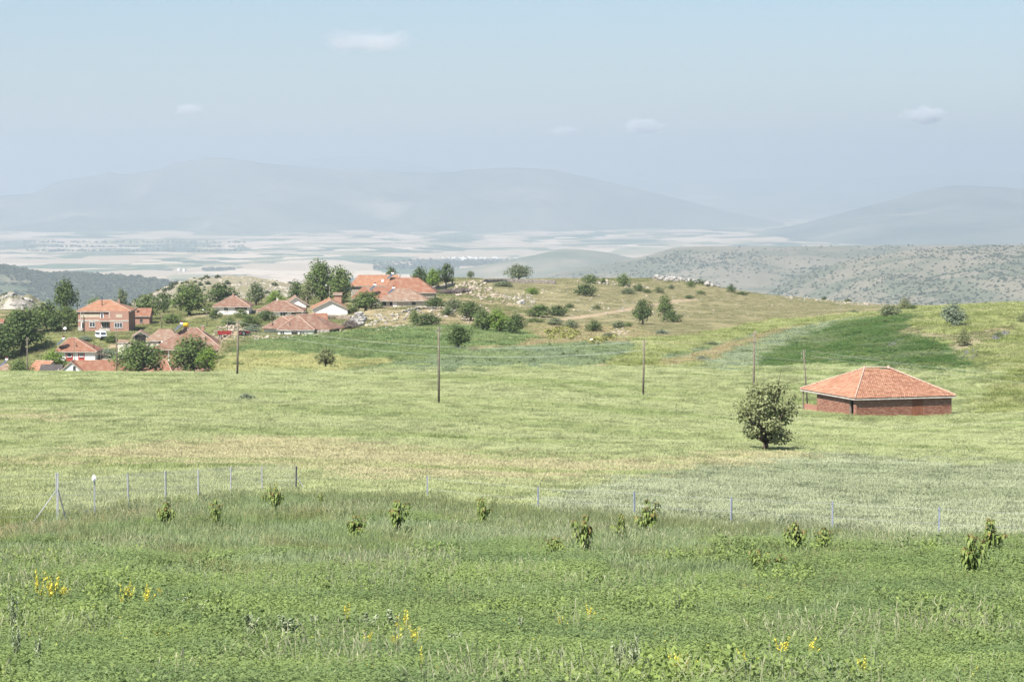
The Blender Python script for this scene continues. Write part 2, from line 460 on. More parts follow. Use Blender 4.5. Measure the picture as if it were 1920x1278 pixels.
# the worn tracks and the earth yard between the houses are bare soil
def near_line(px, py, line, w):
    d = np.full(px.shape, 1e9)
    for (x0, y0), (x1, y1) in zip(line[:-1], line[1:]):
        t = np.clip(((px - x0) * (x1 - x0) + (py - y0) * (y1 - y0)) / ((x1 - x0)**2 + (y1 - y0)**2), 0, 1)
        d = np.minimum(d, np.hypot(px - x0 - t * (x1 - x0), (py - y0 - t * (y1 - y0)) * 2.2))
    return d < w
gpx, gpy = proj(gx, gy, gz)
track = near_line(gpx, gpy, [(1055, 598), (1110, 591), (1160, 583), (1205, 575), (1245, 567), (1300, 561)], 5.5) & (gy > 560)
track |= near_line(gpx, gpy, [(405, 640), (425, 630), (440, 625), (452, 618)], 10) & (gy > 540)
track |= near_line(gpx, gpy, [(205, 650), (240, 644), (262, 636), (300, 625)], 6) & (gy > 560)
gcol[track] = (.29, .225, .15)
bare = (gzone == Z['meadow']) & (fbm(gx / 3, gy / 3, 5, 3) > .42) & (gpx < 760)
gcol[bare] = (.25, .17, .11)
ca = gme.color_attributes.new('soil', 'FLOAT_COLOR', 'POINT')
ca.data.foreach_set('color', np.concatenate([gcol, np.ones((len(gcol), 1))], 1).astype(np.float32).ravel())
gm, nt, pb = _new('soil_and_stubble')
pb.inputs['Roughness'].default_value = .95; pb.inputs['Specular IOR Level'].default_value = .05
at = nt.nodes.new('ShaderNodeAttribute'); at.attribute_name = 'soil'
ge = nt.nodes.new('ShaderNodeNewGeometry')
n1 = nt.nodes.new('ShaderNodeTexNoise'); n1.inputs['Scale'].default_value = .35; n1.inputs['Detail'].default_value = 9; n1.inputs['Roughness'].default_value = .7
nt.links.new(ge.outputs['Position'], n1.inputs['Vector'])
mr = nt.nodes.new('ShaderNodeMapRange'); mr.inputs[1].default_value = .3; mr.inputs[2].default_value = .7; mr.inputs[3].default_value = .72; mr.inputs[4].default_value = 1.28
nt.links.new(n1.outputs['Fac'], mr.inputs[0])
mm = nt.nodes.new('ShaderNodeMix'); mm.data_type = 'RGBA'; mm.blend_type = 'MULTIPLY'; mm.inputs[0].default_value = 1
nt.links.new(at.outputs['Color'], mm.inputs[6]); nt.links.new(mr.outputs[0], mm.inputs[7])
nt.links.new(mm.outputs[2], pb.inputs['Base Color'])
gme.materials.append(gm)
tag(link_mesh('ground', gme), kind='structure')

# ------------------------------------------------------------------ far land
PLAIN_Z = -420.0
def plain_material():
    m, nt, p = _new('far_farmland')
    p.inputs['Roughness'].default_value = 1; p.inputs['Specular IOR Level'].default_value = 0
    g = nt.nodes.new('ShaderNodeNewGeometry')
    wob = nt.nodes.new('ShaderNodeTexNoise'); wob.inputs['Scale'].default_value = .0006; wob.inputs['Detail'].default_value = 3
    nt.links.new(g.outputs['Position'], wob.inputs['Vector'])
    va = nt.nodes.new('ShaderNodeVectorMath'); va.operation = 'MULTIPLY_ADD'; va.inputs[1].default_value = (900, 900, 0)
    nt.links.new(wob.outputs['Color'], va.inputs[0]); nt.links.new(g.outputs['Position'], va.inputs[2])
    def cells(sx, sy, seed):
        mp = nt.nodes.new('ShaderNodeMapping'); mp.inputs['Scale'].default_value = (sx, sy, 0); mp.inputs['Rotation'].default_value = (0, 0, seed)
        nt.links.new(va.outputs[0], mp.inputs['Vector'])
        v = nt.nodes.new('ShaderNodeTexVoronoi'); v.distance = 'CHEBYCHEV'; v.voronoi_dimensions = '2D'; v.inputs['Scale'].default_value = 1.0; v.inputs['Randomness'].default_value = .85
        nt.links.new(mp.outputs[0], v.inputs['Vector'])
        s = nt.nodes.new('ShaderNodeSeparateColor'); nt.links.new(v.outputs['Color'], s.inputs[0])
        return s
    a = cells(.0026, .0015, .35); b = cells(.0062, .0030, -.2)
    cr = nt.nodes.new('ShaderNodeValToRGB'); cr.color_ramp.interpolation = 'CONSTANT'
    el = cr.color_ramp.elements
    stops = [(0, (.06, .09, .055)), (.16, (.36, .29, .21)), (.34, (.10, .13, .07)), (.46, (.48, .39, .295)), (.62, (.24, .22, .13)), (.74, (.42, .335, .245)), (.88, (.08, .11, .06))]
    el[0].position = 0; el[0].color = (*stops[0][1], 1); el[1].position = stops[1][0]; el[1].color = (*stops[1][1], 1)
    for q, c in stops[2:]:
        e = el.new(q); e.color = (*c, 1)
    mixf = nt.nodes.new('ShaderNodeMath'); mixf.operation = 'GREATER_THAN'; mixf.inputs[1].default_value = .5
    nt.links.new(a.outputs[1], mixf.inputs[0])
    mf = nt.nodes.new('ShaderNodeMix'); nt.links.new(mixf.outputs[0], mf.inputs[0]); nt.links.new(a.outputs[0], mf.inputs[2]); nt.links.new(b.outputs[0], mf.inputs[3])
    nt.links.new(mf.outputs[0], cr.inputs[0])
    nt.links.new(cr.outputs[0], p.inputs['Base Color'])
    return m
farm = plain_material()
pd = np.exp(np.linspace(math.log(1250), math.log(34500), 160)); pc = np.linspace(-900, 2820, 160)
PC, PD = np.meshgrid(pc, pd)
qx = ((PC - 960) / F * PD).ravel(); qy = PD.ravel()
qz = PLAIN_Z + 14 * fbm(qx / 2500, qy / 2500, 4) + np.where(qy < 3000, -40 * (1 - (qy - 1250) / 1750), 0)
ii = (np.arange(159)[:, None] * 160 + np.arange(159)[None, :]).ravel()
pl = np_mesh('valley_plain', np.stack([qx, qy, qz], 1), quads=np.stack([ii, ii + 1, ii + 161, ii + 160], 1), mat=farm)
pl.shade_smooth()
tag(link_mesh('valley_plain', pl), kind='structure')

def ridge(name, crest, dcrest, d0, m, amp, wav, seed, c0=None, c1=None, nx=260, ny=70, pw=1.3, back=.25, jag=.3):
    """a hill or mountain whose skyline follows crest (px, py) at distance dcrest; falls to the plain in front (d0) and behind"""
    cx = [p[0] for p in crest]; cy = [p[1] for p in crest]
    c0 = cx[0] if c0 is None else c0; c1 = cx[-1] if c1 is None else c1
    cc = np.linspace(c0, c1, nx)
    zc = -dcrest * slope_of(pchip(cx, cy, np.clip(cc, cx[0], cx[-1])))
    zc = np.maximum(zc, PLAIN_Z - 20)
    t = np.linspace(0, 1 + back, ny)
    V = []
    for tt in t:
        d = d0 + (dcrest - d0) * tt
        x = (cc - 960) / F * d
        if tt <= 1: k = tt**pw; 
        else: k = 1 - ((tt - 1) / back)**1.6
        zb = PLAIN_Z - 25
        hgt = (zc - zb)
        n = fbm(x / wav, np.full_like(x, d) / wav, seed, 5)
        rg = 1 - np.abs(fbm(x / wav * 1.7, np.full_like(x, d) / wav * 1.1, seed + 3, 4)) * 2
        env = np.sin(min(tt, 1) * math.pi) if tt <= 1 else 0
        z = zb + hgt * k + amp * hgt / max(1, float(np.max(hgt))) * (env * (n + .6 * (rg - .5)) + jag * k * n * .15)
        V.append(np.stack([x, np.full_like(x, d), z], 1))
    V = np.concatenate(V)
    ii = (np.arange(ny - 1)[:, None] * nx + np.arange(nx - 1)[None, :]).ravel()
    me = np_mesh(name, V, quads=np.stack([ii, ii + 1, ii + nx + 1, ii + nx], 1), mat=m)
    me.shade_smooth()
    return tag(link_mesh(name, me), kind='structure'), V.reshape(ny, nx, 3)

def hill_mat(name, base, dark, pale, s1, s2, farm_low=None):
    m, nt, p = _new(name)
    p.inputs['Roughness'].default_value = 1; p.inputs['Specular IOR Level'].default_value = 0
    g = nt.nodes.new('ShaderNodeNewGeometry')
    def nz(s, lo, hi, d=6):
        n = nt.nodes.new('ShaderNodeTexNoise'); n.inputs['Scale'].default_value = s; n.inputs['Detail'].default_value = d; n.inputs['Roughness'].default_value = .62
        nt.links.new(g.outputs['Position'], n.inputs['Vector'])
        r = nt.nodes.new('ShaderNodeMapRange'); r.inputs[1].default_value = lo; r.inputs[2].default_value = hi
        nt.links.new(n.outputs['Fac'], r.inputs[0]); return r.outputs[0]
    out = None
    for c, f in ((dark, nz(s1, .47, .56)), (pale, nz(s2, .56, .66))):
        x = nt.nodes.new('ShaderNodeMix'); x.data_type = 'RGBA'
        if out is None: x.inputs[6].default_value = (*base, 1)
        else: nt.links.new(out, x.inputs[6])
        x.inputs[7].default_value = (*c, 1); nt.links.new(f, x.inputs[0]); out = x.outputs[2]
    nt.links.new(out, p.inputs['Base Color'])
    return m
mt = hill_mat('far_mountain', (.10, .11, .085), (.05, .07, .05), (.20, .18, .14), .0013, .0008)
mt2 = hill_mat('far_hill', (.15, .15, .11), (.09, .11, .075), (.30, .25, .19), .0012, .0008)
ridge('mountain', [(-900, 400), (-300, 385), (0, 366), (60, 362), (85, 352), (120, 338), (160, 330), (195, 325), (205, 321), (230, 325), (290, 318), (345, 302), (410, 294), (445, 297), (500, 306), (560, 312), (640, 318), (760, 322), (820, 324), (880, 318), (960, 314), (1030, 317), (1090, 330), (1150, 343), (1240, 365), (1330, 388), (1420, 408), (1500, 425)],
      22800, 18200, mt, 230, 1500, 21, nx=420, ny=120, pw=1.9)
ridge('mountain', [(300, 350), (420, 322), (520, 308), (600, 297), (660, 292), (720, 297), (780, 308), (880, 330), (960, 352)], 33500, 29500, mt, 60, 3000, 5, nx=160, ny=40)
ridge('far_plateau', [(-900, 372), (0, 368), (300, 350), (1000, 340), (1200, 338), (1400, 335), (1600, 333), (1700, 328), (1780, 322), (1860, 321), (1920, 325), (2300, 330), (2820, 350)], 33000, 24000, mt2, 60, 3500, 15, nx=300, ny=50, back=.03)
ridge('mountain', [(1380, 440), (1500, 420), (1560, 404), (1620, 388), (1680, 371), (1730, 356), (1790, 347), (1850, 349), (1920, 353), (2100, 340), (2500, 350), (2820, 390)], 19500, 13500, mt, 120, 1700, 41, nx=240, ny=90)
ridge('low_hill', [(780, 515), (900, 497), (1000, 478), (1060, 466), (1120, 470), (1200, 488), (1260, 500)], 9000, 7400, mt2, 20, 700, 27, nx=140, ny=40)

scrubland = hill_mat('scrub_slope', (.165, .15, .108), (.10, .108, .072), (.195, .172, .13), .004, .009)
forest = hill_mat('wooded_slope', (.10, .115, .07), (.05, .07, .04), (.29, .245, .17), .008, .0032)
stony = hill_mat('stony_slope', (.205, .185, .14), (.165, .155, .095), (.31, .285, .235), .03, .06)
_, V_back = ridge('gorge_hill', [(940, 545), (1040, 512), (1100, 500), (1170, 488), (1230, 474), (1270, 463), (1330, 461), (1450, 462), (1600, 461), (1750, 459), (1920, 458), (2400, 455), (2820, 470)], 7600, 5300, scrubland, 45, 700, 51, nx=320, ny=110, pw=.55)
_, V_spur = ridge('gorge_spur', [(1380, 600), (1440, 548), (1475, 530), (1520, 510), (1580, 492), (1650, 478), (1720, 468), (1800, 463), (1920, 461), (2400, 458), (2820, 470)], 5800, 3900, scrubland, 40, 520, 61, nx=320, ny=110, pw=.5)
_, V_wood = ridge('wooded_hill', [(-900, 470), (-300, 480), (0, 496), (40, 503), (90, 511), (150, 512), (220, 515), (270, 520), (320, 528), (380, 545), (440, 575)], 6300, 4000, forest, 60, 600, 71, nx=240, ny=110, pw=.6)
def near_ridge(name, crest, dc, d0, zlow, m, amp, wav, seed, nx=150, ny=50):
    cx = [p[0] for p in crest]; cy = [p[1] for p in crest]
    cc = np.linspace(cx[0], cx[-1], nx); zc = -dc * slope_of(pchip(cx, cy, cc)); V = []
    for tt in np.linspace(0, 1.35, ny):
        d = d0 + (dc - d0) * tt; x = (cc - 960) / F * d
        k = tt**.7 if tt <= 1 else 1 - ((tt - 1) / .35)**1.5
        V.append(np.stack([x, np.full_like(x, d), zlow + (zc - zlow) * k + amp * fbm(x / wav, np.full_like(x, d) / wav, seed, 5) * (min(tt, 1.0) * .8 + .2)], 1))
    ii = (np.arange(ny - 1)[:, None] * nx + np.arange(nx - 1)[None, :]).ravel()
    V = np.concatenate(V)
    me = np_mesh(name, V, quads=np.stack([ii, ii + 1, ii + nx + 1, ii + nx], 1), mat=m)
    me.shade_smooth()
    return tag(link_mesh(name, me), kind='structure'), V.reshape(ny, nx, 3)
_, V_knoll = near_ridge('stony_knoll', [(190, 600), (240, 566), (280, 545), (320, 530), (370, 520), (430, 518), (500, 520), (540, 526), (580, 532), (640, 545), (700, 560), (760, 590)], 1180, 960, -95, stony, 2.6, 22, 81)
crag = hill_mat('grey_crag', (.30, .275, .24), (.16, .155, .10), (.46, .44, .42), .12, .09)
_, V_crag = near_ridge('grey_crag', [(-500, 560), (-100, 548), (0, 551), (12, 549), (30, 554), (55, 561), (80, 575), (110, 590), (150, 606)], 930, 830, -66, crag, 5.5, 9, 91, nx=120)

# ------------------------------------------------------------------ haze: the air itself
hb = MB().box(-17500, 17500, -60, 35500, -480, 430)
hm = bpy.data.materials.new('haze'); hm.use_nodes = True
hn = hm.node_tree
hn.nodes.remove(hn.nodes['Principled BSDF'])
pv = hn.nodes.new('ShaderNodeVolumePrincipled')
pv.inputs['Color'].default_value = (.77, .872, 1.0, 1)
pv.inputs['Density'].default_value = .000092
pv.inputs['Anisotropy'].default_value = 0.5
hn.links.new(pv.outputs[0], hn.nodes['Material Output'].inputs['Volume'])
tag(hb.build('haze', hm), kind='stuff')

# ------------------------------------------------------------------ crops and grass
def blades(name, n, h, hv, w, lean, m, ears=0.0, earw=1.6, seed=1, size=1.0, wind=(.12, .03), segs=2):
    """a square of separate blades; ears>0 gives each stalk a nodding head"""
    r = np.random.default_rng(seed)
    bx = (r.random(n) - .5) * size; by = (r.random(n) - .5) * size
    hh = h * (1 - hv * r.random(n)); a = r.random(n) * 2 * np.pi
    lx = np.cos(a) * lean * r.random(n) + wind[0]; ly = np.sin(a) * lean * r.random(n) + wind[1]
    f = r.random(n) * np.pi; ww = w * (.6 + .8 * r.random(n)); ox = np.cos(f) * ww / 2; oy = np.sin(f) * ww / 2
    P = lambda t, k, s: np.stack([bx + lx * hh * t**1.7 + ox * k * s, by + ly * hh * t**1.7 + oy * k * s, hh * t * (1 - .12 * t)], 1)
    v = np.stack([P(0, .7, -1), P(0, .7, 1), P(.55, 1, 1), P(.55, 1, -1), P(1, 1, 0)], 1)
    b = np.arange(n)[:, None] * 5
    quads = b + np.array([[0, 1, 2, 3]]); tris = b + np.array([[3, 2, 4]])
    v = v.reshape(-1, 3)
    if ears > 0:
        e0 = P(.82, 0, 0); e1 = P(1, 0, 0); dx = e1 - e0; dx = dx / np.linalg.norm(dx, axis=1)[:, None]
        tip = e1 + dx * ears * .5 + np.stack([lx, ly, -.3 * np.ones(n)], 1) * ears * .5
        mid = (e0 + tip) / 2; sd = np.stack([ox, oy, 0 * ox], 1) * earw
        ev = np.stack([e0, mid + sd, tip, mid - sd], 1).reshape(-1, 3)
        eq = len(v) + np.arange(n)[:, None] * 4 + np.array([[0, 1, 2, 3]])
        v = np.concatenate([v, ev]); quads = np.concatenate([quads, eq])
    return np_mesh(name, v, quads, tris, m)

def leafy(name, n, h, leaf, m, seed=1, size=1.0, up=.75):
    """a square of low leafy growth: small tilted leaflets at many heights"""
    r = np.random.default_rng(seed)
    c = np.stack([(r.random(n) - .5) * size, (r.random(n) - .5) * size, h * r.random(n)**.7], 1)
    c[:, 2] *= .6 + .8 * (vnoise(c[:, 0] * 7, c[:, 1] * 7, seed))
    return leaf_cards(name, c, leaf, m, r, up)

def leaf_cards(name, c, leaf, m, r, up=.5, out=None, outw=0.0, aspect=.6):
    n = len(c)
    nrm = r.normal(size=(n, 3)); nrm /= np.linalg.norm(nrm, axis=1)[:, None]
    nrm[:, 2] = np.abs(nrm[:, 2])
    nrm = nrm + np.array([0, 0, up])
    if out is not None: nrm = nrm + out * outw
    nrm /= np.linalg.norm(nrm, axis=1)[:, None]
    t = np.cross(nrm, r.normal(size=(n, 3))); t /= np.linalg.norm(t, axis=1)[:, None]
    b = np.cross(nrm, t)
    s = (leaf * (.55 + .9 * r.random(n)))[:, None]
    v = np.stack([c - t * s, c - b * s * aspect + nrm * s * .12, c + t * s, c + b * s * aspect + nrm * s * .12], 1).reshape(-1, 3)
    return np_mesh(name, v, np.arange(n)[:, None] * 4 + np.array([[0, 1, 2, 3]]), None, m)

def scatter(name, pts, scl, protos, seed=3, tilt=.0, rz=None):
    """one stuff object: copies of a few patches set on the land by geometry nodes"""
    r = np.random.default_rng(seed)
    n = len(pts)
    me = bpy.data.meshes.new(name)
    me.vertices.add(n); me.vertices.foreach_set('co', np.asarray(pts, np.float32).ravel())
    rot = np.zeros((n, 3), np.float32)
    rot[:, 2] = r.random(n) * 2 * np.pi if rz is None else rz + (r.random(n) - .5) * .8
    if tilt: rot[:, :2] = (r.random((n, 2)) - .5) * tilt
    a = me.attributes.new('rot', 'FLOAT_VECTOR', 'POINT'); a.data.foreach_set('vector', rot.ravel())
    a = me.attributes.new('scl', 'FLOAT_VECTOR', 'POINT'); a.data.foreach_set('vector', np.asarray(scl, np.float32).ravel())
    pick = r.integers(0, len(protos), n)
    ng = bpy.data.node_groups.new(name, 'GeometryNodeTree')
    ng.interface.new_socket('Geometry', in_out='INPUT', socket_type='NodeSocketGeometry')
    ng.interface.new_socket('Geometry', in_out='OUTPUT', socket_type='NodeSocketGeometry')
    gi = ng.nodes.new('NodeGroupInput'); go = ng.nodes.new('NodeGroupOutput'); jn = ng.nodes.new('GeometryNodeJoinGeometry')
    def attr(nm, t):
        q = ng.nodes.new('GeometryNodeInputNamedAttribute'); q.data_type = t; q.inputs[0].default_value = nm
        return [o for o in q.outputs if o.enabled and o.name == 'Attribute'][0]
    ro, sc_ = attr('rot', 'FLOAT_VECTOR'), attr('scl', 'FLOAT_VECTOR')
    er = ng.nodes.new('FunctionNodeEulerToRotation'); ng.links.new(ro, er.inputs[0])
    for k, pm in enumerate(protos):
        po = bpy.data.objects.new(pm.name, pm)
        a = me.attributes.new('pick%d' % k, 'BOOLEAN', 'POINT'); a.data.foreach_set('value', pick == k)
        ip = ng.nodes.new('GeometryNodeInstanceOnPoints'); oi = ng.nodes.new('GeometryNodeObjectInfo')
        oi.inputs['Object'].default_value = po
        ng.links.new(gi.outputs[0], ip.inputs['Points']); ng.links.new(attr('pick%d' % k, 'BOOLEAN'), ip.inputs['Selection'])
        ng.links.new(oi.outputs['Geometry'], ip.inputs['Instance'])
        ng.links.new(er.outputs[0], ip.inputs['Rotation']); ng.links.new(sc_, ip.inputs['Scale'])
        ng.links.new(ip.outputs[0], jn.inputs[0])
    ng.links.new(jn.outputs[0], go.inputs[0])
    o = link_mesh(name, me)
    md = o.modifiers.new('scatter', 'NODES'); md.node_group = ng
    return tag(o, kind='stuff')

def lattice(d0, d1, step, c0=-150, c1=2070):
    """jittered points over the land between two distances; step(d) metres apart"""
    X = []; Y = []
    d = d0
    while d < d1:
        s = step(d)
        w = (c1 - c0) / F * d
        n = max(1, int(w / s))
        x = (c0 - 960) / F * d + (np.arange(n) + RNG.random(n)) * (w / n)
        X.append(x); Y.append(d + (RNG.random(n) - .5) * s)
        d += s
    return np.concatenate(X), np.concatenate(Y)

def spread(name, x, y, size, hgt, protos, hvar=.3, sink=.03, seed=3, rz=None):
    z = height(x, y) - sink
    sz = np.broadcast_to(np.asarray(size, float), x.shape)
    h = np.broadcast_to(np.asarray(hgt, float), x.shape) * (1 - hvar / 2 + hvar * (vnoise(x / 3.1, y / 3.1, seed) * .6 + .4 * RNG.random(len(x))))
    return scatter(name, np.stack([x, y, z], 1), np.stack([sz, sz, h], 1), protos, seed, rz=rz)

alf = leaf_mat('clover_leaf', (.165, .23, .068), (.25, .32, .115), (.145, .205, .08), .25, .35)
blu = leaf_mat('bluish_grass', (.225, .295, .145), (.33, .385, .22), (.20, .265, .10), .18, .35, c4=(.26, .25, .12), patch4=.35)
drk = leaf_mat('rank_grass', (.19, .225, .095), (.27, .295, .145), (.23, .265, .13), .2, .35)
whe = leaf_mat('green_wheat', (.37, .41, .195), (.445, .475, .255), (.285, .345, .135), .09, .4, c4=(.42, .45, .24), patch4=.05, plo=.47, phi=.68, stretch=.3)
gol = leaf_mat('ripening_wheat', (.46, .435, .245), (.54, .50, .305), (.36, .405, .175), .12, .4, plo=.5, phi=.68, stretch=.35)
sag = leaf_mat('pale_oats', (.37, .405, .25), (.47, .50, .33), (.33, .365, .22), .09, .4, stretch=.4)
rip = leaf_mat('yellow_wheat', (.385, .385, .165), (.47, .455, .22), (.29, .335, .125), .1, .4, plo=.48, phi=.66)
grn = leaf_mat('young_crop', (.15, .215, .08), (.215, .28, .115), (.27, .29, .125), .09, .35, plo=.5, phi=.72)
tea = leaf_mat('teal_crop', (.18, .235, .135), (.25, .30, .185), (.23, .285, .13), .08, .35)
luc = leaf_mat('lucerne_leaf', (.075, .145, .032), (.115, .195, .055), (.22, .27, .14), .08, .35, plo=.5, phi=.68, c4=(.19, .225, .075), patch4=.2)
oat = leaf_mat('grey_green_oats', (.23, .29, .175), (.31, .355, .235), (.28, .32, .17), .1, .35)
hil = leaf_mat('hill_grass', (.19, .205, .09), (.265, .265, .13), (.155, .18, .07), .06, .35, c4=(.28, .24, .12), patch4=.15)
lim = leaf_mat('pale_meadow', (.32, .35, .14), (.40, .42, .19), (.25, .29, .10), .08, .4, c4=(.38, .385, .19), patch4=.06)
pas = leaf_mat('grazed_grass', (.205, .195, .10), (.255, .24, .13), (.165, .18, .078), .05, .3)

# near the camera: clover with bluish grass coming through, rank grass along the fence
x, y = lattice(33, 122, lambda d: .30 + .0042 * (d - 33))
zz = zones(x, y)
c = 960 + F * x / y
nearm = (zz == Z['alfalfa']) | (zz == Z['meadow'])
k = np.clip((y - 40) / 45, 0, 1)
n = fbm(x / 4, y / 7, 12, 4)
px, py = proj(x, y, height(x, y))
leafp = [leafy('clover_patch', 260, 1.0, .044, alf, s) for s in (1, 2, 3)]
q = nearm & (n * .9 + .62 - 1.15 * k > -.1)
spread('clover', x[q], y[q], (.34 + .006 * (y[q] - 33)) * 1.7, .35, leafp, .65, seed=5)
fine = [blades('grass_patch', 46, 1.0, .5, .022, .30, blu, seed=s) for s in (4, 5, 6)]
x2, y2 = lattice(33, 122, lambda d: .42 + .003 * (d - 33))
zz2 = zones(x2, y2); k2 = np.clip((y2 - 40) / 40, 0, 1); n2 = fbm(x2 / 5, y2 / 8, 14, 4)
near2 = (zz2 == Z['alfalfa']) | (zz2 == Z['meadow'])
bare2 = (fbm(x2 / 3, y2 / 3, 5, 3) > .42) & (zz2 == Z['meadow']) & (c[0] < 5000)
q = near2 & (n2 * .9 + k2 * 1.5 - .38 > 0) & (RNG.random(len(x2)) < .95) & ~(bare2 & (x2 < -4)) & ~((960 + F * x2 / y2 < 330) & (y2 > np.interp(960 + F * x2 / y2, FENCE_X, FENCE_D) - 6 - 4 * n2))
spread('meadow_grass', x2[q], y2[q], (.5 + .004 * (y2[q] - 33)) * 1.5, .30 + .16 * k2[q], fine, .7, seed=6)
stalk = [blades('stalk_patch', 20, 1.0, .6, .017, .3, blu, ears=.14, seed=s) for s in (7, 8)]
q = near2 & (RNG.random(len(x2)) < .16 + .25 * (n2 > .1) + .6 * k2 * (n2 > -.25))
spread('grass_stalks', x2[q], y2[q], .6, .50 + .2 * k2[q], stalk, .6, seed=7)
brd = leaf_mat('broad_weed_leaf', (.19, .26, .065), (.27, .335, .105), (.16, .215, .09), .5, .35)
q = near2 & (fbm(x2 / 2.2, y2 / 3.5, 19, 3) > .22) & (RNG.random(len(x2)) < .55) & (k2 < .8)
spread('broadleaf_weeds', x2[q], y2[q], .5, .48, [leafy('weed_patch', 70, 1.0, .085, brd, s, up=.4) for s in (13, 14, 15)], .8, seed=10)
sdh = leaf_mat('seed_head_grass', (.34, .34, .20), (.44, .42, .28), (.28, .31, .18), .4, .35)
q = near2 & (fbm(x2 / 3, y2 / 5, 23, 3) > .15) & (RNG.random(len(x2)) < .5)
spread('seeding_grass', x2[q], y2[q], .7, .78, [blades('seed_patch', 9, 1.0, .5, .014, .5, sdh, ears=.16, earw=2.2, seed=s) for s in (16, 17, 18)], .7, seed=11)
cc2 = 960 + F * x2 / y2
fd2 = np.interp(cc2, FENCE_X, FENCE_D)
q = near2 & (y2 > fd2 - 11 + 5 * fbm(x2 / 4, y2 / 4, 3)) & (y2 < fd2 + 2) & (cc2 > 330 + 60 * RNG.random(len(x2)))
rank = [blades('rank_patch', 60, 1.0, .5, .022, .28, drk, seed=s, wind=(.2, .05)) for s in (9, 10)]
spread('rank_grass', x2[q], y2[q], 1.0, np.interp(cc2[q], [330, 553, 900, 1920], [.42, .58, .74, .92]), rank, .5, seed=8)
q = near2 & (y2 > fd2 - 8 - 3 * n2) & (cc2 <= 350) | (bare2 & (x2 < -4) & (RNG.random(len(x2)) < .35))
drg = leaf_mat('dry_grass', (.34, .27, .17), (.42, .34, .21), (.26, .27, .12), .3, .35)
dryp = [blades('dry_patch', 40, 1.0, .6, .022, .4, drg, seed=s) for s in (11, 12)]
spread('dry_grass', x2[q], y2[q], 1.1, .46, dryp, .7, seed=9)

# the wheat and the other crops beyond the fence
whp = [blades('wheat_patch', 210, 1.0, .32, .017, .25, whe, ears=.13, seed=s, wind=(.16, .02)) for s in (20, 21, 22)]
def cropset(m, nm, n=110, w=.026, hv=.35, ears=.12, lean=.25):
    return [blades(nm + '_patch', n, 1.0, hv, w, lean, m, ears=ears, seed=s) for s in (30, 31)]
st = lambda d: .62 + .0034 * (d - 95)
x, y = lattice(94, 480, st)
zz = zones(x, y, 7.0); sz = st(y) * 1.45
wv = 1 + .22 * fbm(x / 9, y / 30, 55, 3)
for nm, zn, pr, hg in (('wheat', 'wheat', whp, .85), ('ripening_wheat', 'gold', cropset(gol, 'gold', 170, .018), .8), ('pale_oats', 'sage', cropset(sag, 'oat', 190, .02, .3, .13), .75)):
    q = zz == Z[zn]
    spread(nm, x[q], y[q], sz[q], hg * wv[q], pr, .35, seed=40 + len(nm))
st2 = lambda d: 1.5 + .0030 * (d - 330)
x, y = lattice(330, 720, st2)
zz = zones(x, y, 1.6); sz = st2(y) * 1.45
for nm, zn, pr, hg in (('yellow_wheat', 'ripe', cropset(rip, 'ripe'), .8), ('young_crop', 'green', cropset(grn, 'young', 110, .035, .5, 0), .7),
                       ('teal_crop', 'teal', cropset(tea, 'teal', 110, .035, .5, 0), .6), ('lucerne', 'lucerne', [leafy('lucerne_patch', 150, 1.0, .075, luc, s) for s in (50, 51)], .6),
                       ('grey_green_oats', 'oats', cropset(oat, 'oats', 110, .03), .6), ('pale_meadow', 'lime', cropset(lim, 'lime', 110, .032, .5, .1), .7),
                       ('straw_grass', 'straw', cropset(drg, 'straw', 80, .032, .6, 0, .4), .45)):
    q = (zz == Z[zn])
    if zn in ('lucerne', 'green', 'straw'): q &= RNG.random(len(x)) < .92
    spread(nm, x[q], y[q], sz[q], hg, pr, .5, seed=60 + len(nm))
st3 = lambda d: 2.2 + .004 * (d - 480)
x, y = lattice(480, 1050, st3)
zz = zones(x, y); sz = st3(y) * 1.3
px, py = proj(x, y, height(x, y))
trk = near_line(px, py, [(1055, 598), (1110, 591), (1160, 583), (1205, 575), (1245, 567), (1300, 561)], 7) | near_line(px, py, [(405, 640), (425, 630), (440, 625), (452, 618)], 10) | near_line(px, py, [(205, 650), (240, 644), (262, 636), (300, 625)], 6)
q = ((zz == Z['hillgrass']) | ((zz == Z['earth']) & (RNG.random(len(x)) < .7)) | ((zz == Z['dry']) & (RNG.random(len(x)) < .45))) & ~trk
spread('hill_grass', x[q], y[q], sz[q], .45, cropset(hil, 'hill', 80, .03, .6, 0, .4), .8, seed=71)
q = (zz == Z['pasture']) & ~trk & (fbm(x / 14, y / 14, 66, 3) > -.25)
spread('grazed_grass', x[q], y[q], sz[q], .16, cropset(pas, 'graze', 80, .03, .6, 0, .5), .8, seed=72)

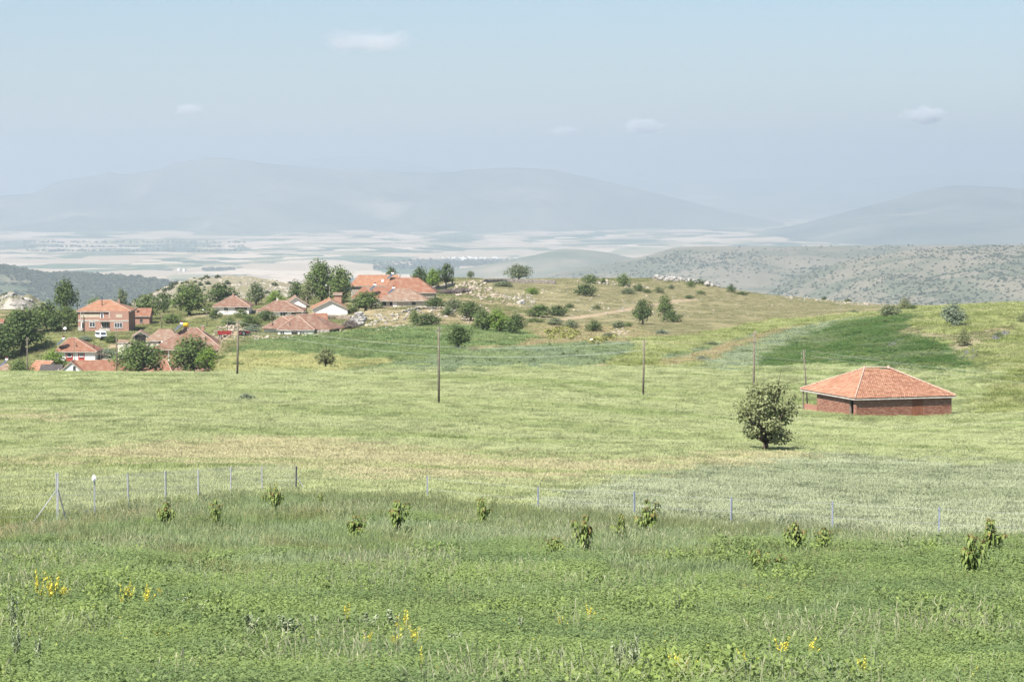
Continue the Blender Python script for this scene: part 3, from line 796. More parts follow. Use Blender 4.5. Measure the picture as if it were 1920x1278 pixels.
# ------------------------------------------------------------------ scrub on the far slopes
scr = leaf_mat('scrub_leaf', (.065, .08, .045), (.095, .11, .06), None, trans=.15)
def ball_cards(name, n, leaf, m, seed, flat=.75):
    r = np.random.default_rng(seed)
    u = r.normal(size=(n, 3)); u /= np.linalg.norm(u, axis=1)[:, None]
    c = u * (r.random(n)**.35)[:, None] * np.array([.5, .5, .5 * flat]); c[:, 2] += .5 * flat * .8
    return leaf_cards(name, c, leaf, m, r, .2, u, 1.0, .8)
scrubs = [ball_cards('scrub', 60, .17, scr, s) for s in (1, 2, 3)]
def grid_points(G, n, seed, t0, t1, c0=0.0, c1=1.0):
    """random places on a hill built as a grid of rows"""
    r = np.random.default_rng(seed)
    ny, nx, _ = G.shape
    a = (t0 + (t1 - t0) * r.random(n)) * (ny - 1.001); b = (c0 + (c1 - c0) * r.random(n)) * (nx - 1.001)
    i = a.astype(int); j = b.astype(int); fa = (a - i)[:, None]; fb = (b - j)[:, None]
    return (G[i, j] * (1 - fb) + G[i, j + 1] * fb) * (1 - fa) + (G[i + 1, j] * (1 - fb) + G[i + 1, j + 1] * fb) * fa
def scrub_on(G, n, size, seed, dens, t0=.05, t1=.8, c0=0.0, c1=1.0, protos=None, name='scrub', flat=.8):
    r = np.random.default_rng(seed + 5000)
    p = grid_points(G, n, seed, t0, t1, c0, c1)
    p = p[r.random(len(p)) < dens(p)]
    s = size * (.45 + 1.1 * r.random(len(p))**2)
    p[:, 2] -= s * .08
    return scatter(name, p, np.stack([s, s, s * flat], 1), protos or scrubs, seed)
def cl(lo, hi, sc, sd, base=.0):
    return lambda p: np.clip((fbm(p[:, 0] / sc, p[:, 1] / (sc * 1.6), sd, 4) - lo) / (hi - lo), base, 1)
scrub_on(V_back, 20000, 6, 101, cl(-.05, .45, 300, 5, .07), .3, .8, .0, .62)
scrub_on(V_spur, 19000, 5, 102, lambda p: np.clip(1.1 - (p[:, 2] + 330) / 380, .4, 1) * cl(-.7, .5, 160, 6, .3)(p), .0, .8, .0, .62)
scrub_on(V_wood, 30000, 11, 103, cl(-.22, .02, 330, 7, .05), .1, .8, .2, 1)
scrub_on(V_knoll, 900, 2.6, 104, cl(-.1, .3, 40, 8, .12), .1, .8)
scrub_on(V_crag, 160, 2.2, 105, cl(-.1, .3, 20, 9, .2), .1, .8)

# ------------------------------------------------------------------ stones
def rock_mesh(name, m, seed, sub=1, flat=.7):
    r = random.Random(seed)
    bm = bmesh.new(); bmesh.ops.create_icosphere(bm, subdivisions=sub, radius=.5)
    for v in bm.verts:
        k = .72 + .5 * r.random(); v.co = Vector((v.co.x * k, v.co.y * k * .85, v.co.z * k * flat))
    me = bpy.data.meshes.new(name); bm.to_mesh(me); bm.free(); me.materials.append(m)
    return me
lime_m = mat('limestone', (.36, .335, .29), (.22, .205, .175), 1.2, bump=.4, space='Position', c3=(.40, .34, .25), scale3=.35)
pink_m = mat('pink_rubble_stone', (.38, .325, .265), (.26, .21, .165), .9, bump=.4, space='Position')
grey_m = mat('grey_rock', (.36, .345, .32), (.19, .18, .165), .8, bump=.5, space='Position')
dark_m = mat('dry_wall_stone', (.36, .32, .28), (.17, .15, .135), 1.5, bump=.4, space='Position')
rocks = {k: [rock_mesh('stone', m, s) for s in (1, 2, 3, 4)] for k, m in (('lime', lime_m), ('pink', pink_m), ('grey', grey_m), ('dark', dark_m))}
def stones(name, poly, n, size, kind, seed, dmin=300, var=2.0, rise=0.0):
    """loose stones on the patch of land inside an outline"""
    r = np.random.default_rng(seed)
    xs = [p[0] for p in poly]; ys = [p[1] for p in poly]
    P = []
    for _ in range(n * 6):
        a = r.uniform(min(xs), max(xs)); b = r.uniform(min(ys), max(ys))
        if inpoly(np.array([a]), np.array([b]), poly)[0]:
            g = ground_at(a, b, dmin); P.append(g)
            if len(P) >= n: break
    P = np.array(P); s = size * (.4 + r.random(len(P))**var * 1.6)
    P[:, 2] += s * .12 + rise * r.random(len(P))
    return scatter(name, P, np.stack([s, s, s], 1), rocks[kind], seed, tilt=.8)
stones('rubble', [(835, 545), (870, 528), (905, 528), (930, 548), (960, 560), (955, 568), (905, 566), (880, 556), (850, 556)], 300, .9, 'pink', 201)
stones('rubble', [(925, 552), (990, 548), (1010, 562), (1000, 575), (960, 572)], 160, .6, 'lime', 202)
stones('rubble', [(655, 606), (690, 592), (745, 588), (830, 578), (850, 586), (840, 596), (760, 602), (700, 612), (662, 614)], 280, .65, 'lime', 203)
stones('rubble', [(395, 640), (400, 622), (420, 605), (440, 602), (452, 612), (430, 632), (412, 650), (408, 660)], 260, .7, 'pink', 204)
stones('rubble', [(440, 634), (480, 628), (520, 634), (600, 624), (655, 614), (650, 622), (560, 634), (470, 642)], 200, .55, 'lime', 205)
stones('rubble', [(860, 596), (905, 570), (925, 580), (915, 600), (880, 606)], 160, .7, 'pink', 206)
stones('rubble', [(690, 620), (730, 612), (790, 608), (780, 616), (730, 622)], 120, .6, 'lime', 207)
stones('rubble', [(1140, 628), (1165, 612), (1185, 622), (1175, 634)], 70, .6, 'pink', 208)
stones('loose_stones', [(900, 545), (1050, 540), (1300, 560), (1300, 600), (1000, 605)], 420, .5, 'lime', 209)
stones('loose_stones', [(1300, 545), (1640, 572), (1640, 585), (1300, 600)], 120, .4, 'lime', 210)
stones('loose_stones', [(1470, 552), (1640, 562), (1690, 570), (1660, 576), (1560, 570), (1470, 560)], 260, .7, 'lime', 211)
stones('loose_stones', [(1690, 566), (1900, 566), (1900, 572), (1700, 572)], 50, .7, 'lime', 212)
def outcrop(name, label, poly, n, size, kind, seed, rise):
    c = ground_at(sum(p[0] for p in poly) / len(poly), max(p[1] for p in poly), 300)
    t = thing(name, label, 'rock', c)
    r = np.random.default_rng(seed); V = []; Q = []; b = 0
    xs = [p[0] for p in poly]; ys = [p[1] for p in poly]; k = 0
    src = [np.array([v.co[:] for v in m.vertices]) for m in rocks[kind]]
    tri = np.array([p.vertices[:] for p in rocks[kind][0].polygons])
    while k < n:
        a = r.uniform(min(xs), max(xs)); e = r.uniform(min(ys), max(ys))
        if not inpoly(np.array([a]), np.array([e]), poly)[0]: continue
        g = ground_at(a, e, 300); s = size * (.4 + 1.4 * r.random()**2); w = r.random() * 6.28
        m = src[k % 4] * s; R = np.array([[math.cos(w), -math.sin(w), 0], [math.sin(w), math.cos(w), 0], [0, 0, 1]])
        V.append(m @ R.T + np.array(g - c) + np.array([0, 0, s * .1 + rise * r.random()])); Q.append(tri + b); b += len(m); k += 1
    me = np_mesh('boulder', np.concatenate(V), None, np.concatenate(Q), rocks[kind][0].materials[0])
    tag(link_mesh('boulder', me, t), kind='stuff')
    return t
outcrop('rock_outcrop', 'pale limestone outcrop on the crest of the pasture, before the scrub slope', [(1215, 523), (1260, 517), (1300, 516), (1330, 524), (1352, 536), (1330, 538), (1290, 530), (1240, 528)], 330, 1.5, 'grey', 221, .9)
outcrop('rock_outcrop', 'low band of pale rock along the crest left of the big limestone outcrop', [(1075, 530), (1110, 524), (1160, 526), (1200, 534), (1225, 542), (1190, 540), (1120, 534)], 130, .8, 'lime', 222, .3)
outcrop('rock_outcrop', 'grey boulders heaped beside the dry purple bush below the long white-gabled barns', [(655, 606), (668, 594), (680, 592), (688, 602), (676, 614)], 70, 1.1, 'grey', 223, .8)
outcrop('rock_outcrop', 'single white boulder lying in the bushes below the rubble heap', [(973, 566), (984, 566), (984, 571), (973, 571)], 5, 1.6, 'grey', 224, .1)
scatter('loose_stones', *(lambda p, s: (p, np.stack([s, s, s * .8], 1)))(grid_points(V_knoll, 2600, 231, .1, .75), RNG.uniform(.4, 2.2, 2600)), rocks['lime'], 231, tilt=.8)
scatter('loose_stones', *(lambda p, s: (p, np.stack([s, s, s * .8], 1)))(grid_points(V_crag, 1500, 232, .1, .8), RNG.uniform(.5, 3.0, 1500)), rocks['grey'], 232, tilt=.8)

def stone_wall(label, line, h, th, kind, seed, size=.42, dmin=500):
    """a dry stone wall laid course on course along a line over the land"""
    pts = [ground_at(a, b, dmin) for a, b in line]
    t = thing('stone_wall', label, 'stone wall', pts[0])
    r = np.random.default_rng(seed); V = []; Q = []; b = 0
    src = [np.array([v.co[:] for v in m.vertices]) for m in rocks[kind]]
    tri = np.array([p.vertices[:] for p in rocks[kind][0].polygons])
    k = 0
    for p, q in zip(pts[:-1], pts[1:]):
        L = (q - p).length; u = (q - p) / L; sd = Vector((-u.y, u.x, 0))
        for iz in range(int(h / (size * .55))):
            for ix in range(int(L / (size * .8))):
                for iy in (-1, 1):
                    c = p + u * (ix * size * .8 + r.normal() * .05) + sd * (iy * th * .28) 
                    z = hz(c.x, c.y)
                    s = size * r.uniform(.8, 1.35)
                    if iz >= int(h / (size * .55)) - 2 and r.random() < .35: continue
                    V.append(src[k % 4] * s + np.array([c.x, c.y, z + iz * size * .55 + .1]) - np.array(pts[0])); Q.append(tri + b); b += len(src[0]); k += 1
    me = np_mesh('stone', np.concatenate(V), None, np.concatenate(Q), rocks[kind][0].materials[0])
    tag(link_mesh('stone', me, t), kind='stuff')
stone_wall('long grey dry stone wall on the hilltop below the olive tree', [(905, 530), (950, 529), (1000, 531), (1043, 533)], 1.6, .7, 'dark', 241)
stone_wall('pale stone wall above the garden of the porch house with red rails', [(752, 588), (790, 580), (830, 580), (856, 586)], .8, .6, 'lime', 242)
stone_wall('short stone wall between the long red-roofed farm and the rubble heap', [(812, 545), (835, 540), (852, 536)], 1.6, .8, 'lime', 243)
stone_wall('stone garden wall under the pale gabled barns', [(600, 600), (630, 598), (660, 600)], 1.2, .6, 'pink', 244)

# ------------------------------------------------------------------ trees
bark = mat('bark', (.11, .085, .06), (.055, .042, .032), 9, bump=.6)
LM = {
 'walnut': leaf_mat('walnut_leaf', (.09, .135, .04), (.16, .215, .07), None, trans=.3),
 'dark': leaf_mat('dark_leaf', (.055, .09, .028), (.11, .155, .052), None, trans=.25),
 'bright': leaf_mat('bright_leaf', (.13, .21, .035), (.20, .29, .06), None, trans=.35),
 'olive': leaf_mat('grey_olive_leaf', (.12, .15, .075), (.19, .22, .12), None, trans=.25),
 'grey': leaf_mat('silver_leaf', (.14, .18, .12), (.24, .28, .20), None, trans=.25),
 'plum': leaf_mat('plum_leaf', (.135, .16, .068), (.235, .26, .125), None, trans=.3),
 'lone': leaf_mat('pear_leaf', (.19, .215, .095), (.31, .335, .17), None, trans=.35),
 'purple': leaf_mat('bare_twigs', (.16, .125, .12), (.22, .18, .165), None, trans=.1),
}
def crown(name, blobs, n, leaf, m, seed, up=.35):
    r = np.random.default_rng(seed)
    B = np.array(blobs, float); w = B[:, 3] * B[:, 4] * B[:, 5]; w = w**.75; w /= w.sum()
    k = r.choice(len(B), n, p=w)
    u = r.normal(size=(n, 3)); u /= np.linalg.norm(u, axis=1)[:, None]
    rad = r.random(n)**.42
    lump = 1 + .22 * np.sin(u[:, 0] * 7 + k) * np.sin(u[:, 1] * 6 + k * 2) * np.sin(u[:, 2] * 5 + k * 3)
    c = B[k, :3] + u * B[k, 3:6] * (rad * lump)[:, None] * 1.12
    return leaf_cards(name, c, leaf, m, r, up, u, .9, .62)
def trunk_mesh(name, blobs, rt, seed, lean=0.0, split=.3):
    """tapered trunk dividing into limbs that reach into every clump of the crown (tree 1 high)"""
    r = random.Random(seed); mb = MB()
    zt = split
    base = [(0, 0, -.06), (lean * .3 * zt, 0, zt * .5), (lean * zt, .01, zt)]
    mb.tube(base, [rt * 1.35, rt, rt * .85], 8)
    for b in blobs:
        e = Vector(b[:3]); s = Vector((lean * zt, .01, zt * .92)); m_ = (s + e) / 2 + Vector((r.uniform(-.04, .04), r.uniform(-.04, .04), -.03))
        mb.tube([s, m_, e, e + (e - s) * .3], [rt * .6, rt * .4, rt * .2, rt * .06], 5)
        for _ in range(2):
            q = e + Vector((r.uniform(-1, 1) * b[3], r.uniform(-1, 1) * b[4], r.uniform(-.3, .9) * b[5])) * .8
            mb.tube([m_, (m_ + q) / 2 + Vector((0, 0, .02)), q], [rt * .3, rt * .18, rt * .05], 4)
    return mb.mesh(name, bark, True)
def rblobs(seed, n, R, z0, z1, rs, flat=.8, core=.26):
    r = random.Random(seed)
    B = [(0, 0, (z0 + z1) / 2 + .02, core * 1.3, core * 1.3, (z1 - z0) * .36)]
    for i in range(n):
        a = i * 2.4 + r.random(); t = (i + .5) / n
        z = z0 + (z1 - z0) * (.15 + .75 * t); rr = R * math.sqrt(max(.06, 1 - (2 * t - .72)**2)) * r.uniform(.75, 1.05)
        s = rs * r.uniform(.75, 1.25)
        B.append((math.cos(a) * rr, math.sin(a) * rr, z, s, s, s * flat))
    return B
SHAPES = {   # unit height, unit width
 'round': (rblobs(1, 10, .31, .08, .98, .21), .035, .2), 'round2': (rblobs(2, 13, .32, .06, .98, .19), .04, .18),
 'broad': (rblobs(3, 14, .36, .10, .94, .18, .9, .24), .04, .22), 'tall': (rblobs(4, 10, .28, .16, .99, .2, 1.0, .24), .03, .3),
 'bush': (rblobs(5, 10, .34, -.06, .92, .21, .95, .32), .03, .12), 'bush2': (rblobs(6, 13, .37, -.06, .88, .18, .95, .3), .03, .1),
 'lone': ([(.02, 0, .62, .20, .20, .18), (.2, .05, .8, .18, .18, .13), (-.12, .1, .84, .17, .17, .11), (.05, -.15, .88, .16, .16, .1), (.32, -.05, .62, .17, .17, .13), (.33, .1, .42, .15, .15, .11), (.22, -.2, .5, .15, .15, .12), (-.28, .05, .68, .17, .17, .13), (-.38, -.1, .46, .13, .13, .1), (-.24, -.16, .4, .13, .13, .09), (.0, -.3, .66, .16, .16, .14), (.0, .3, .6, .18, .18, .16), (-.1, -.1, .36, .12, .12, .08), (.3, -.12, .3, .12, .12, .09), (-.42, .12, .36, .08, .08, .07), (.14, .2, .33, .15, .15, .11), (.3, -.05, .24, .13, .13, .09), (-.26, -.2, .28, .13, .13, .09), (.1, -.25, .27, .13, .13, .09)], .04, .2),
 'mushroom': (rblobs(12, 9, .30, .38, .97, .2, .85, .24), .035, .45),
 'open': (rblobs(8, 14, .36, .18, .97, .13, .75, .14), .035, .3), 'low': (rblobs(9, 11, .39, -.1, .78, .19, 1.05, .32), .03, .1),
}
_protos = {}
def proto(shape, leafk, dense=1.0):
    key = (shape, leafk, dense)
    if key not in _protos:
        B, rt, sp = SHAPES[shape]
        n = int({'open': 900}.get(shape, 1500) * dense)
        sd = len(_protos) + 1
        _protos[key] = (trunk_mesh('trunk', B, rt, sd, .1, sp), crown('crown', B, n, .034 / dense**.35, LM[leafk], sd))
    return _protos[key]
def tree(name, label, cat, px, base, h, w, shape, leafk, dense=1.0, d=None, group=None, dmin=120):
    g = on_ground(px, d) if d else ground_at(px, base, dmin)
    H = h * g.y / F; W = w * g.y / F
    if d:                             # the foot is hidden: keep the crown's height in the picture
        top = unproj(px, base - h, d).z
        H = max(top - g.z, H * .6)
    t = thing(name, label, cat, g, random.Random(px * 7 + base).uniform(0, 6.28), group)
    t.scale = (W * 1.22, W * 1.22, H * 1.04)
    tm, cm = proto(shape, leafk, dense)
    link_mesh('trunk' if shape[:4] not in ('bush', 'low') else 'stem', tm, t); link_mesh('crown', cm, t)
    return t
G1 = 'trees of the village'
TREES = [
 ('tree', 'bushy lone tree with dark leaning trunk standing in the wheat before the brick barn', 1436, 856, 142, 110, 'lone', 'lone', 4.2, None, None),
 ('tree', 'round dark tree on the edge of the green crop behind the tall wire-crossed pole', 860, 655, 46, 50, 'round', 'dark', 1.3, None, None),
 ('tree', 'small open-crowned tree standing alone in the yellow wheat', 610, 694, 43, 42, 'open', 'plum', 1.2, None, None),
 ('tree', 'dark oval tree casting a clear shadow on the grazed pasture', 1205, 608, 47, 40, 'round', 'dark', 1.2, None, None),
 ('tree', 'light green slender-stemmed tree next to a dark bush on the pasture', 1246, 600, 44, 32, 'tall', 'walnut', 1, None, None),
 ('tree', 'silver-leaved round tree alone on the right hill above the earth bank', 1787, 614, 46, 48, 'round', 'grey', 1.2, None, None),
 ('tree', 'tall dark tree standing higher than the two-storey brick house, to its left', 125, 590, 64, 44, 'mushroom', 'dark', 1.3, 685, G1),
 ('tree', 'huge grey-green willow-like tree left of the small white house with red windows', 42, 692, 112, 96, 'round2', 'dark', 3.0, 625, G1),
 ('tree', 'dark tree at the picture edge behind the buried roof with a solar heater', 2, 690, 80, 62, 'round', 'dark', 1.6, 618, G1),
 ('tree', 'broad tree rising behind the huge grey-green one, below the grey crag', 86, 640, 76, 66, 'broad', 'walnut', 1.6, 660, G1),
 ('tree', 'mid green tree squeezed between the tall dark tree and the brick house', 128, 625, 52, 42, 'round', 'walnut', 1.2, 668, G1),
 ('tree', 'dark tree directly under the tall dark tree by the brick house', 108, 632, 46, 44, 'round2', 'dark', 1.2, 655, G1),
 ('tree', 'large bushy walnut before the brick walls, partly hiding low tiled roofs', 262, 700, 64, 88, 'broad', 'walnut', 2.6, 540, G1),
 ('tree', 'large round walnut in front of the roof with the yellow tank', 362, 700, 68, 96, 'round2', 'walnut', 2.6, 548, G1),
 ('tree', 'small pale-leaved young walnut at the right foot of the large round walnut', 390, 698, 48, 46, 'open', 'bright', 1.4, 520, G1),
 ('tree', 'sparse pale tree sticking up behind the right roof slope of the brick house', 228, 580, 40, 28, 'open', 'olive', .9, 705, G1),
 ('tree', 'bushy tree in front of the small red shed beside the brick house', 276, 602, 52, 46, 'round', 'walnut', 1.2, 690, G1),
 ('tree', 'small round tree on the bare slope just left of the biggest oak', 308, 582, 33, 33, 'round2', 'dark', 1, 725, G1),
 ('tree', 'biggest dark oak in the middle of the left village', 356, 602, 70, 72, 'round2', 'walnut', 2.2, 692, G1),
 ('tree', 'low leafy tree beneath the biggest oak on its left', 322, 607, 24, 36, 'low', 'walnut', 1, 672, G1),
 ('tree', 'wide dark tree behind the white house with a verandah', 416, 566, 36, 58, 'broad', 'dark', 1.2, 760, G1),
 ('tree', 'round tree with a bare trunk in the dry yard under the stony knoll', 480, 572, 42, 40, 'round', 'olive', 1.2, None, G1),
 ('tree', 'bright green bush-like tree left of the pale gable ends', 516, 565, 24, 32, 'bush', 'bright', 1, 728, G1),
 ('tree', 'dark round tree behind the first white gable', 556, 556, 30, 32, 'round', 'dark', 1.1, 748, G1),
 ('tree', 'very large bright oak towering over the white gables', 604, 562, 72, 66, 'round2', 'walnut', 2.4, 728, G1),
 ('tree', 'large tree grown together with the very large oak, beside the long red roof', 640, 562, 62, 46, 'round', 'walnut', 1.6, 722, G1),
 ('tree', 'yellowish tree on the left flank of the very large oak', 578, 560, 34, 32, 'round', 'plum', 1, 722, G1),
 ('tree', 'dense round garden tree left of the porch house with red rails', 686, 588, 42, 64, 'round2', 'walnut', 1.8, 660, G1),
 ('tree', 'dark treetop showing behind the ridge of the long red roof', 734, 528, 27, 28, 'round', 'dark', .9, 800, G1),
 ('tree', 'dark green tree behind the right end of the long red roof', 788, 529, 30, 34, 'broad', 'dark', 1, 800, G1),
 ('tree', 'light green round tree between two darker ones right of the long red roof', 812, 529, 26, 32, 'round', 'bright', 1, 792, G1),
 ('tree', 'open-topped dark tree at the right end of the tree row on the hilltop', 836, 527, 34, 36, 'open', 'dark', 1.3, 795, G1),
 ('tree', 'tiny dark conical tree alone on the skyline above the rubble', 882, 523, 15, 17, 'tall', 'olive', .8, None, G1),
 ('tree', 'grey olive-like tree with two crowns above the long dry stone wall', 973, 524, 29, 46, 'broad', 'olive', 1.3, 900, G1),
 ('tree', 'leafy tree at the left of the grove above the green crop', 905, 622, 42, 46, 'round', 'walnut', 1.3, None, 'grove above the green crop'),
 ('tree', 'bright middle tree of the grove above the green crop', 936, 624, 42, 52, 'round2', 'bright', 1.4, None, 'grove above the green crop'),
 ('tree', 'dark tree at the right end of the grove above the green crop', 968, 628, 40, 40, 'round', 'dark', 1.3, None, 'grove above the green crop'),
 ('tree', 'dark dense tree on the rubble slope behind the grove', 882, 602, 38, 46, 'round2', 'dark', 1.3, None, 'grove above the green crop'),
 ('tree', 'bright small tree overhanging the buried orange roof at the left', 38, 700, 32, 48, 'bush', 'walnut', 1.2, 556, G1),
 ('tree', 'bright green fig-like tree against the white wall with red windows', 100, 696, 44, 46, 'bush2', 'bright', 1.4, 582, G1),
]
for t_ in TREES: tree(t_[0], t_[1], 'tree', *t_[2:9], d=t_[9], group=t_[10])
GB = 'bushes scattered over the pasture hill'
BUSHES = [
 ('small dark bush at the foot of the leftmost tall pole in the wheat', 446, 691, 15, 27, 'bush', 'walnut', 300, None),
 ('thin grey-green shrub standing alone in the pale wheat below the village', 463, 758, 21, 38, 'open', 'grey', 120, None),
 ('dark low bush at the right side of the slender-stemmed pasture tree', 1262, 603, 22, 40, 'bush', 'dark', 500, GB),
 ('brownish wide bush on the skyline at the top of the lucerne field', 1668, 595, 26, 40, 'bush2', 'olive', 450, None),
 ('dark upright bush just right of the brownish skyline bush', 1696, 583, 28, 20, 'bush', 'plum', 450, None),
 ('low bush to the right of the dark upright skyline bush', 1710, 583, 14, 22, 'low', 'dark', 450, None),
 ('dark oval bush on the earth bank below the silver-leaved tree', 1808, 649, 34, 26, 'bush', 'plum', 400, None),
 ('dark bush cut by the right picture edge on the hill', 1918, 608, 22, 26, 'bush', 'plum', 400, None),
 ('little plant on the far bank left of the right-edge bush', 1872, 632, 13, 18, 'low', 'olive', 400, None),
 ('large dark bush in the centre of the grazed slope', 1097, 554, 24, 44, 'bush2', 'dark', 600, GB),
 ('bush on the crest directly above the large dark bush', 1106, 531, 19, 30, 'bush', 'walnut', 600, GB),
 ('tiny pointed bush right of the crest bush', 1131, 532, 12, 10, 'bush', 'dark', 600, GB),
 ('upright round bush on the crest left of the limestone outcrop', 1170, 537, 27, 26, 'bush', 'walnut', 600, GB),
 ('grey-green bush below the upright crest bush', 1178, 551, 14, 28, 'low', 'olive', 600, GB),
 ('bush nearest the crest, between the limestone outcrop and the upright bush', 1198, 546, 15, 20, 'bush', 'dark', 600, GB),
 ('flat bush right beside the bush nearest the crest', 1213, 549, 9, 18, 'low', 'dark', 600, GB),
 ('rounded bush under the left end of the limestone outcrop', 1235, 549, 13, 20, 'bush2', 'plum', 600, GB),
 ('small bush directly below the limestone outcrop', 1258, 542, 10, 13, 'bush', 'olive', 600, GB),
 ('bush among the white rocks at the right of the outcrop', 1296, 538, 14, 16, 'bush', 'walnut', 600, GB),
 ('dark bush growing on top of the limestone outcrop', 1312, 524, 12, 22, 'low', 'dark', 600, GB),
 ('dark pointed bush at the right end of the limestone outcrop', 1372, 548, 16, 18, 'bush', 'dark', 600, GB),
 ('flat dark bush just right of the pointed one at the outcrop', 1392, 553, 8, 26, 'low', 'dark', 600, GB),
 ('low bush on the slope right below the outcrop', 1292, 560, 9, 18, 'low', 'dark', 600, GB),
 ('low bush where the track meets the slope under the outcrop', 1314, 552, 9, 17, 'low', 'walnut', 600, GB),
 ('bright green bush on the rubble below the long dry stone wall', 998, 552, 15, 27, 'bush2', 'bright', 600, GB),
 ('wide brown-green bush against the long dry stone wall', 943, 537, 13, 36, 'low', 'olive', 600, GB),
 ('dark bush beside the white boulders in mid slope', 1068, 577, 10, 18, 'low', 'dark', 560, GB),
 ('dark bush under the bright rubble bush', 1016, 582, 12, 24, 'low', 'dark', 560, GB),
 ('flat bush above the dirt track', 1118, 579, 9, 20, 'low', 'plum', 560, GB),
 ('tangled wide thicket left of the dirt track', 1010, 594, 24, 50, 'bush2', 'walnut', 560, GB),
 ('second thicket touching the left end of the dirt track', 1046, 592, 22, 38, 'bush2', 'dark', 560, GB),
 ('long low thicket below the left end of the dirt track', 1003, 604, 10, 34, 'low', 'walnut', 540, GB),
 ('grey-green thicket under the dirt track', 1040, 610, 15, 30, 'bush2', 'olive', 540, GB),
 ('thorn bush in the gully above the yellow flowers', 1072, 616, 18, 30, 'bush', 'olive', 540, GB),
 ('dark thorn bush at the right end of the gully', 1112, 622, 24, 32, 'bush', 'dark', 540, GB),
 ('brownish bush right of the gully stones', 1160, 616, 16, 26, 'bush2', 'olive', 540, GB),
 ('small bush on the bank below the tree with the clear shadow', 1178, 613, 12, 16, 'low', 'walnut', 540, GB),
 ('flat grey bush in the meadow under the light green pasture tree', 1242, 626, 10, 26, 'low', 'grey', 540, GB),
 ('bush at the left end of the meadow edge below the gully', 1143, 632, 10, 26, 'low', 'olive', 500, GB),
 ('bush in the pale meadow left of the standing far pole', 1334, 648, 10, 24, 'low', 'olive', 400, None),
 ('dark clump on the field edge below the oats strip', 1400, 662, 8, 22, 'low', 'dark', 400, None),
 ('grey bush on the meadow edge above the oats strip', 1318, 675, 10, 26, 'low', 'grey', 400, None),
 ('bush on the far pasture rim above the lime meadow', 1600, 588, 9, 20, 'low', 'olive', 500, None),
 ('dark bush on the far rim above the stony edge', 1545, 557, 8, 10, 'bush', 'dark', 700, None),
 ('second dark bush on the far rim, among white stones', 1590, 563, 8, 14, 'low', 'dark', 700, None),
 ('small green bush at the far right on the skyline', 1850, 575, 8, 18, 'low', 'walnut', 640, None),
 ('dark garden bush in front of the right wing of the porch house', 816, 577, 22, 40, 'bush2', 'dark', 600, G1),
 ('bushy shrub on the slope right of the porch house garden', 850, 582, 26, 34, 'bush', 'olive', 600, G1),
 ('dark thicket over the garden wall, left of the grove', 800, 612, 26, 56, 'bush2', 'dark', 560, G1),
 ('shrub with an upright shoot left of the dark thicket', 776, 604, 26, 18, 'bush', 'walnut', 560, G1),
 ('dark shrub among the stones above the grove', 838, 592, 18, 26, 'bush', 'dark', 560, G1),
 ('bare purple-grey bush beside the grey boulders', 656, 616, 18, 32, 'bush2', 'purple', 560, G1),
 ('heap of bare purple-grey brushwood behind the porch house', 842, 551, 12, 44, 'low', 'purple', 700, G1),
 ('second heap of bare brushwood next to the stony hilltop rubble', 868, 549, 12, 36, 'low', 'purple', 700, G1),
 ('dark bush hedge left of the low composite house', 468, 612, 24, 44, 'bush2', 'walnut', 600, G1),
 ('dark bush behind the hedge, under the long white house', 500, 602, 22, 40, 'bush2', 'dark', 600, G1),
 ('bush at the left corner of the low composite house', 512, 620, 20, 18, 'bush', 'walnut', 600, G1),
 ('grey-green scrub on the bank behind the red trailer', 470, 622, 14, 34, 'low', 'grey', 600, G1),
 ('dark green bush just right of the white van', 209, 642, 14, 26, 'bush2', 'walnut', 560, G1),
 ('grey bush on the bank below the brick house, left of the van', 160, 640, 12, 26, 'low', 'grey', 560, G1),
 ('pale green scrub below the van, above the white gable roof', 204, 672, 24, 44, 'low', 'grey', 560, G1),
 ('bush in front of the white verandah house', 452, 596, 18, 28, 'bush2', 'walnut', 640, G1),
 ('bush in front of the left wall of the white verandah house', 404, 598, 20, 26, 'bush2', 'dark', 640, G1),
 ('leafy bush on the rim of the yard above the rubble', 428, 610, 18, 28, 'bush', 'walnut', 620, G1),
 ('dark bush right of the second pale gable', 662, 588, 16, 20, 'bush', 'dark', 600, G1),
 ('bush under the chimney hut by the very large oak', 636, 570, 18, 18, 'bush', 'walnut', 640, G1),
 ('dark bush overshadowed by the huge willow-like tree', 44, 702, 20, 34, 'bush', 'dark', 520, G1),
 ('bright bush on the verge right of the round walnut', 420, 695, 12, 30, 'low', 'walnut', 400, G1),
 ('low grey weeds at the field edge by the left picture edge', 8, 704, 12, 34, 'low', 'grey', 340, None),
 ('bush behind the brick house, under the sparse pale tree', 178, 570, 18, 34, 'bush', 'walnut', 690, G1),
 ('bush at the far left green slope below the crag', 30, 590, 10, 24, 'low', 'walnut', 700, None),
]
for b_ in BUSHES:
    lab, px_, by_, h_, w_, sh_, lk_, dm_, gp_ = b_
    dd = {178: 695, 44: 545, 420: 480}.get(px_)
    tree('bush', lab, 'bush', px_, by_, h_, w_, sh_, lk_, .8, d=dd, group=gp_, dmin=dm_)

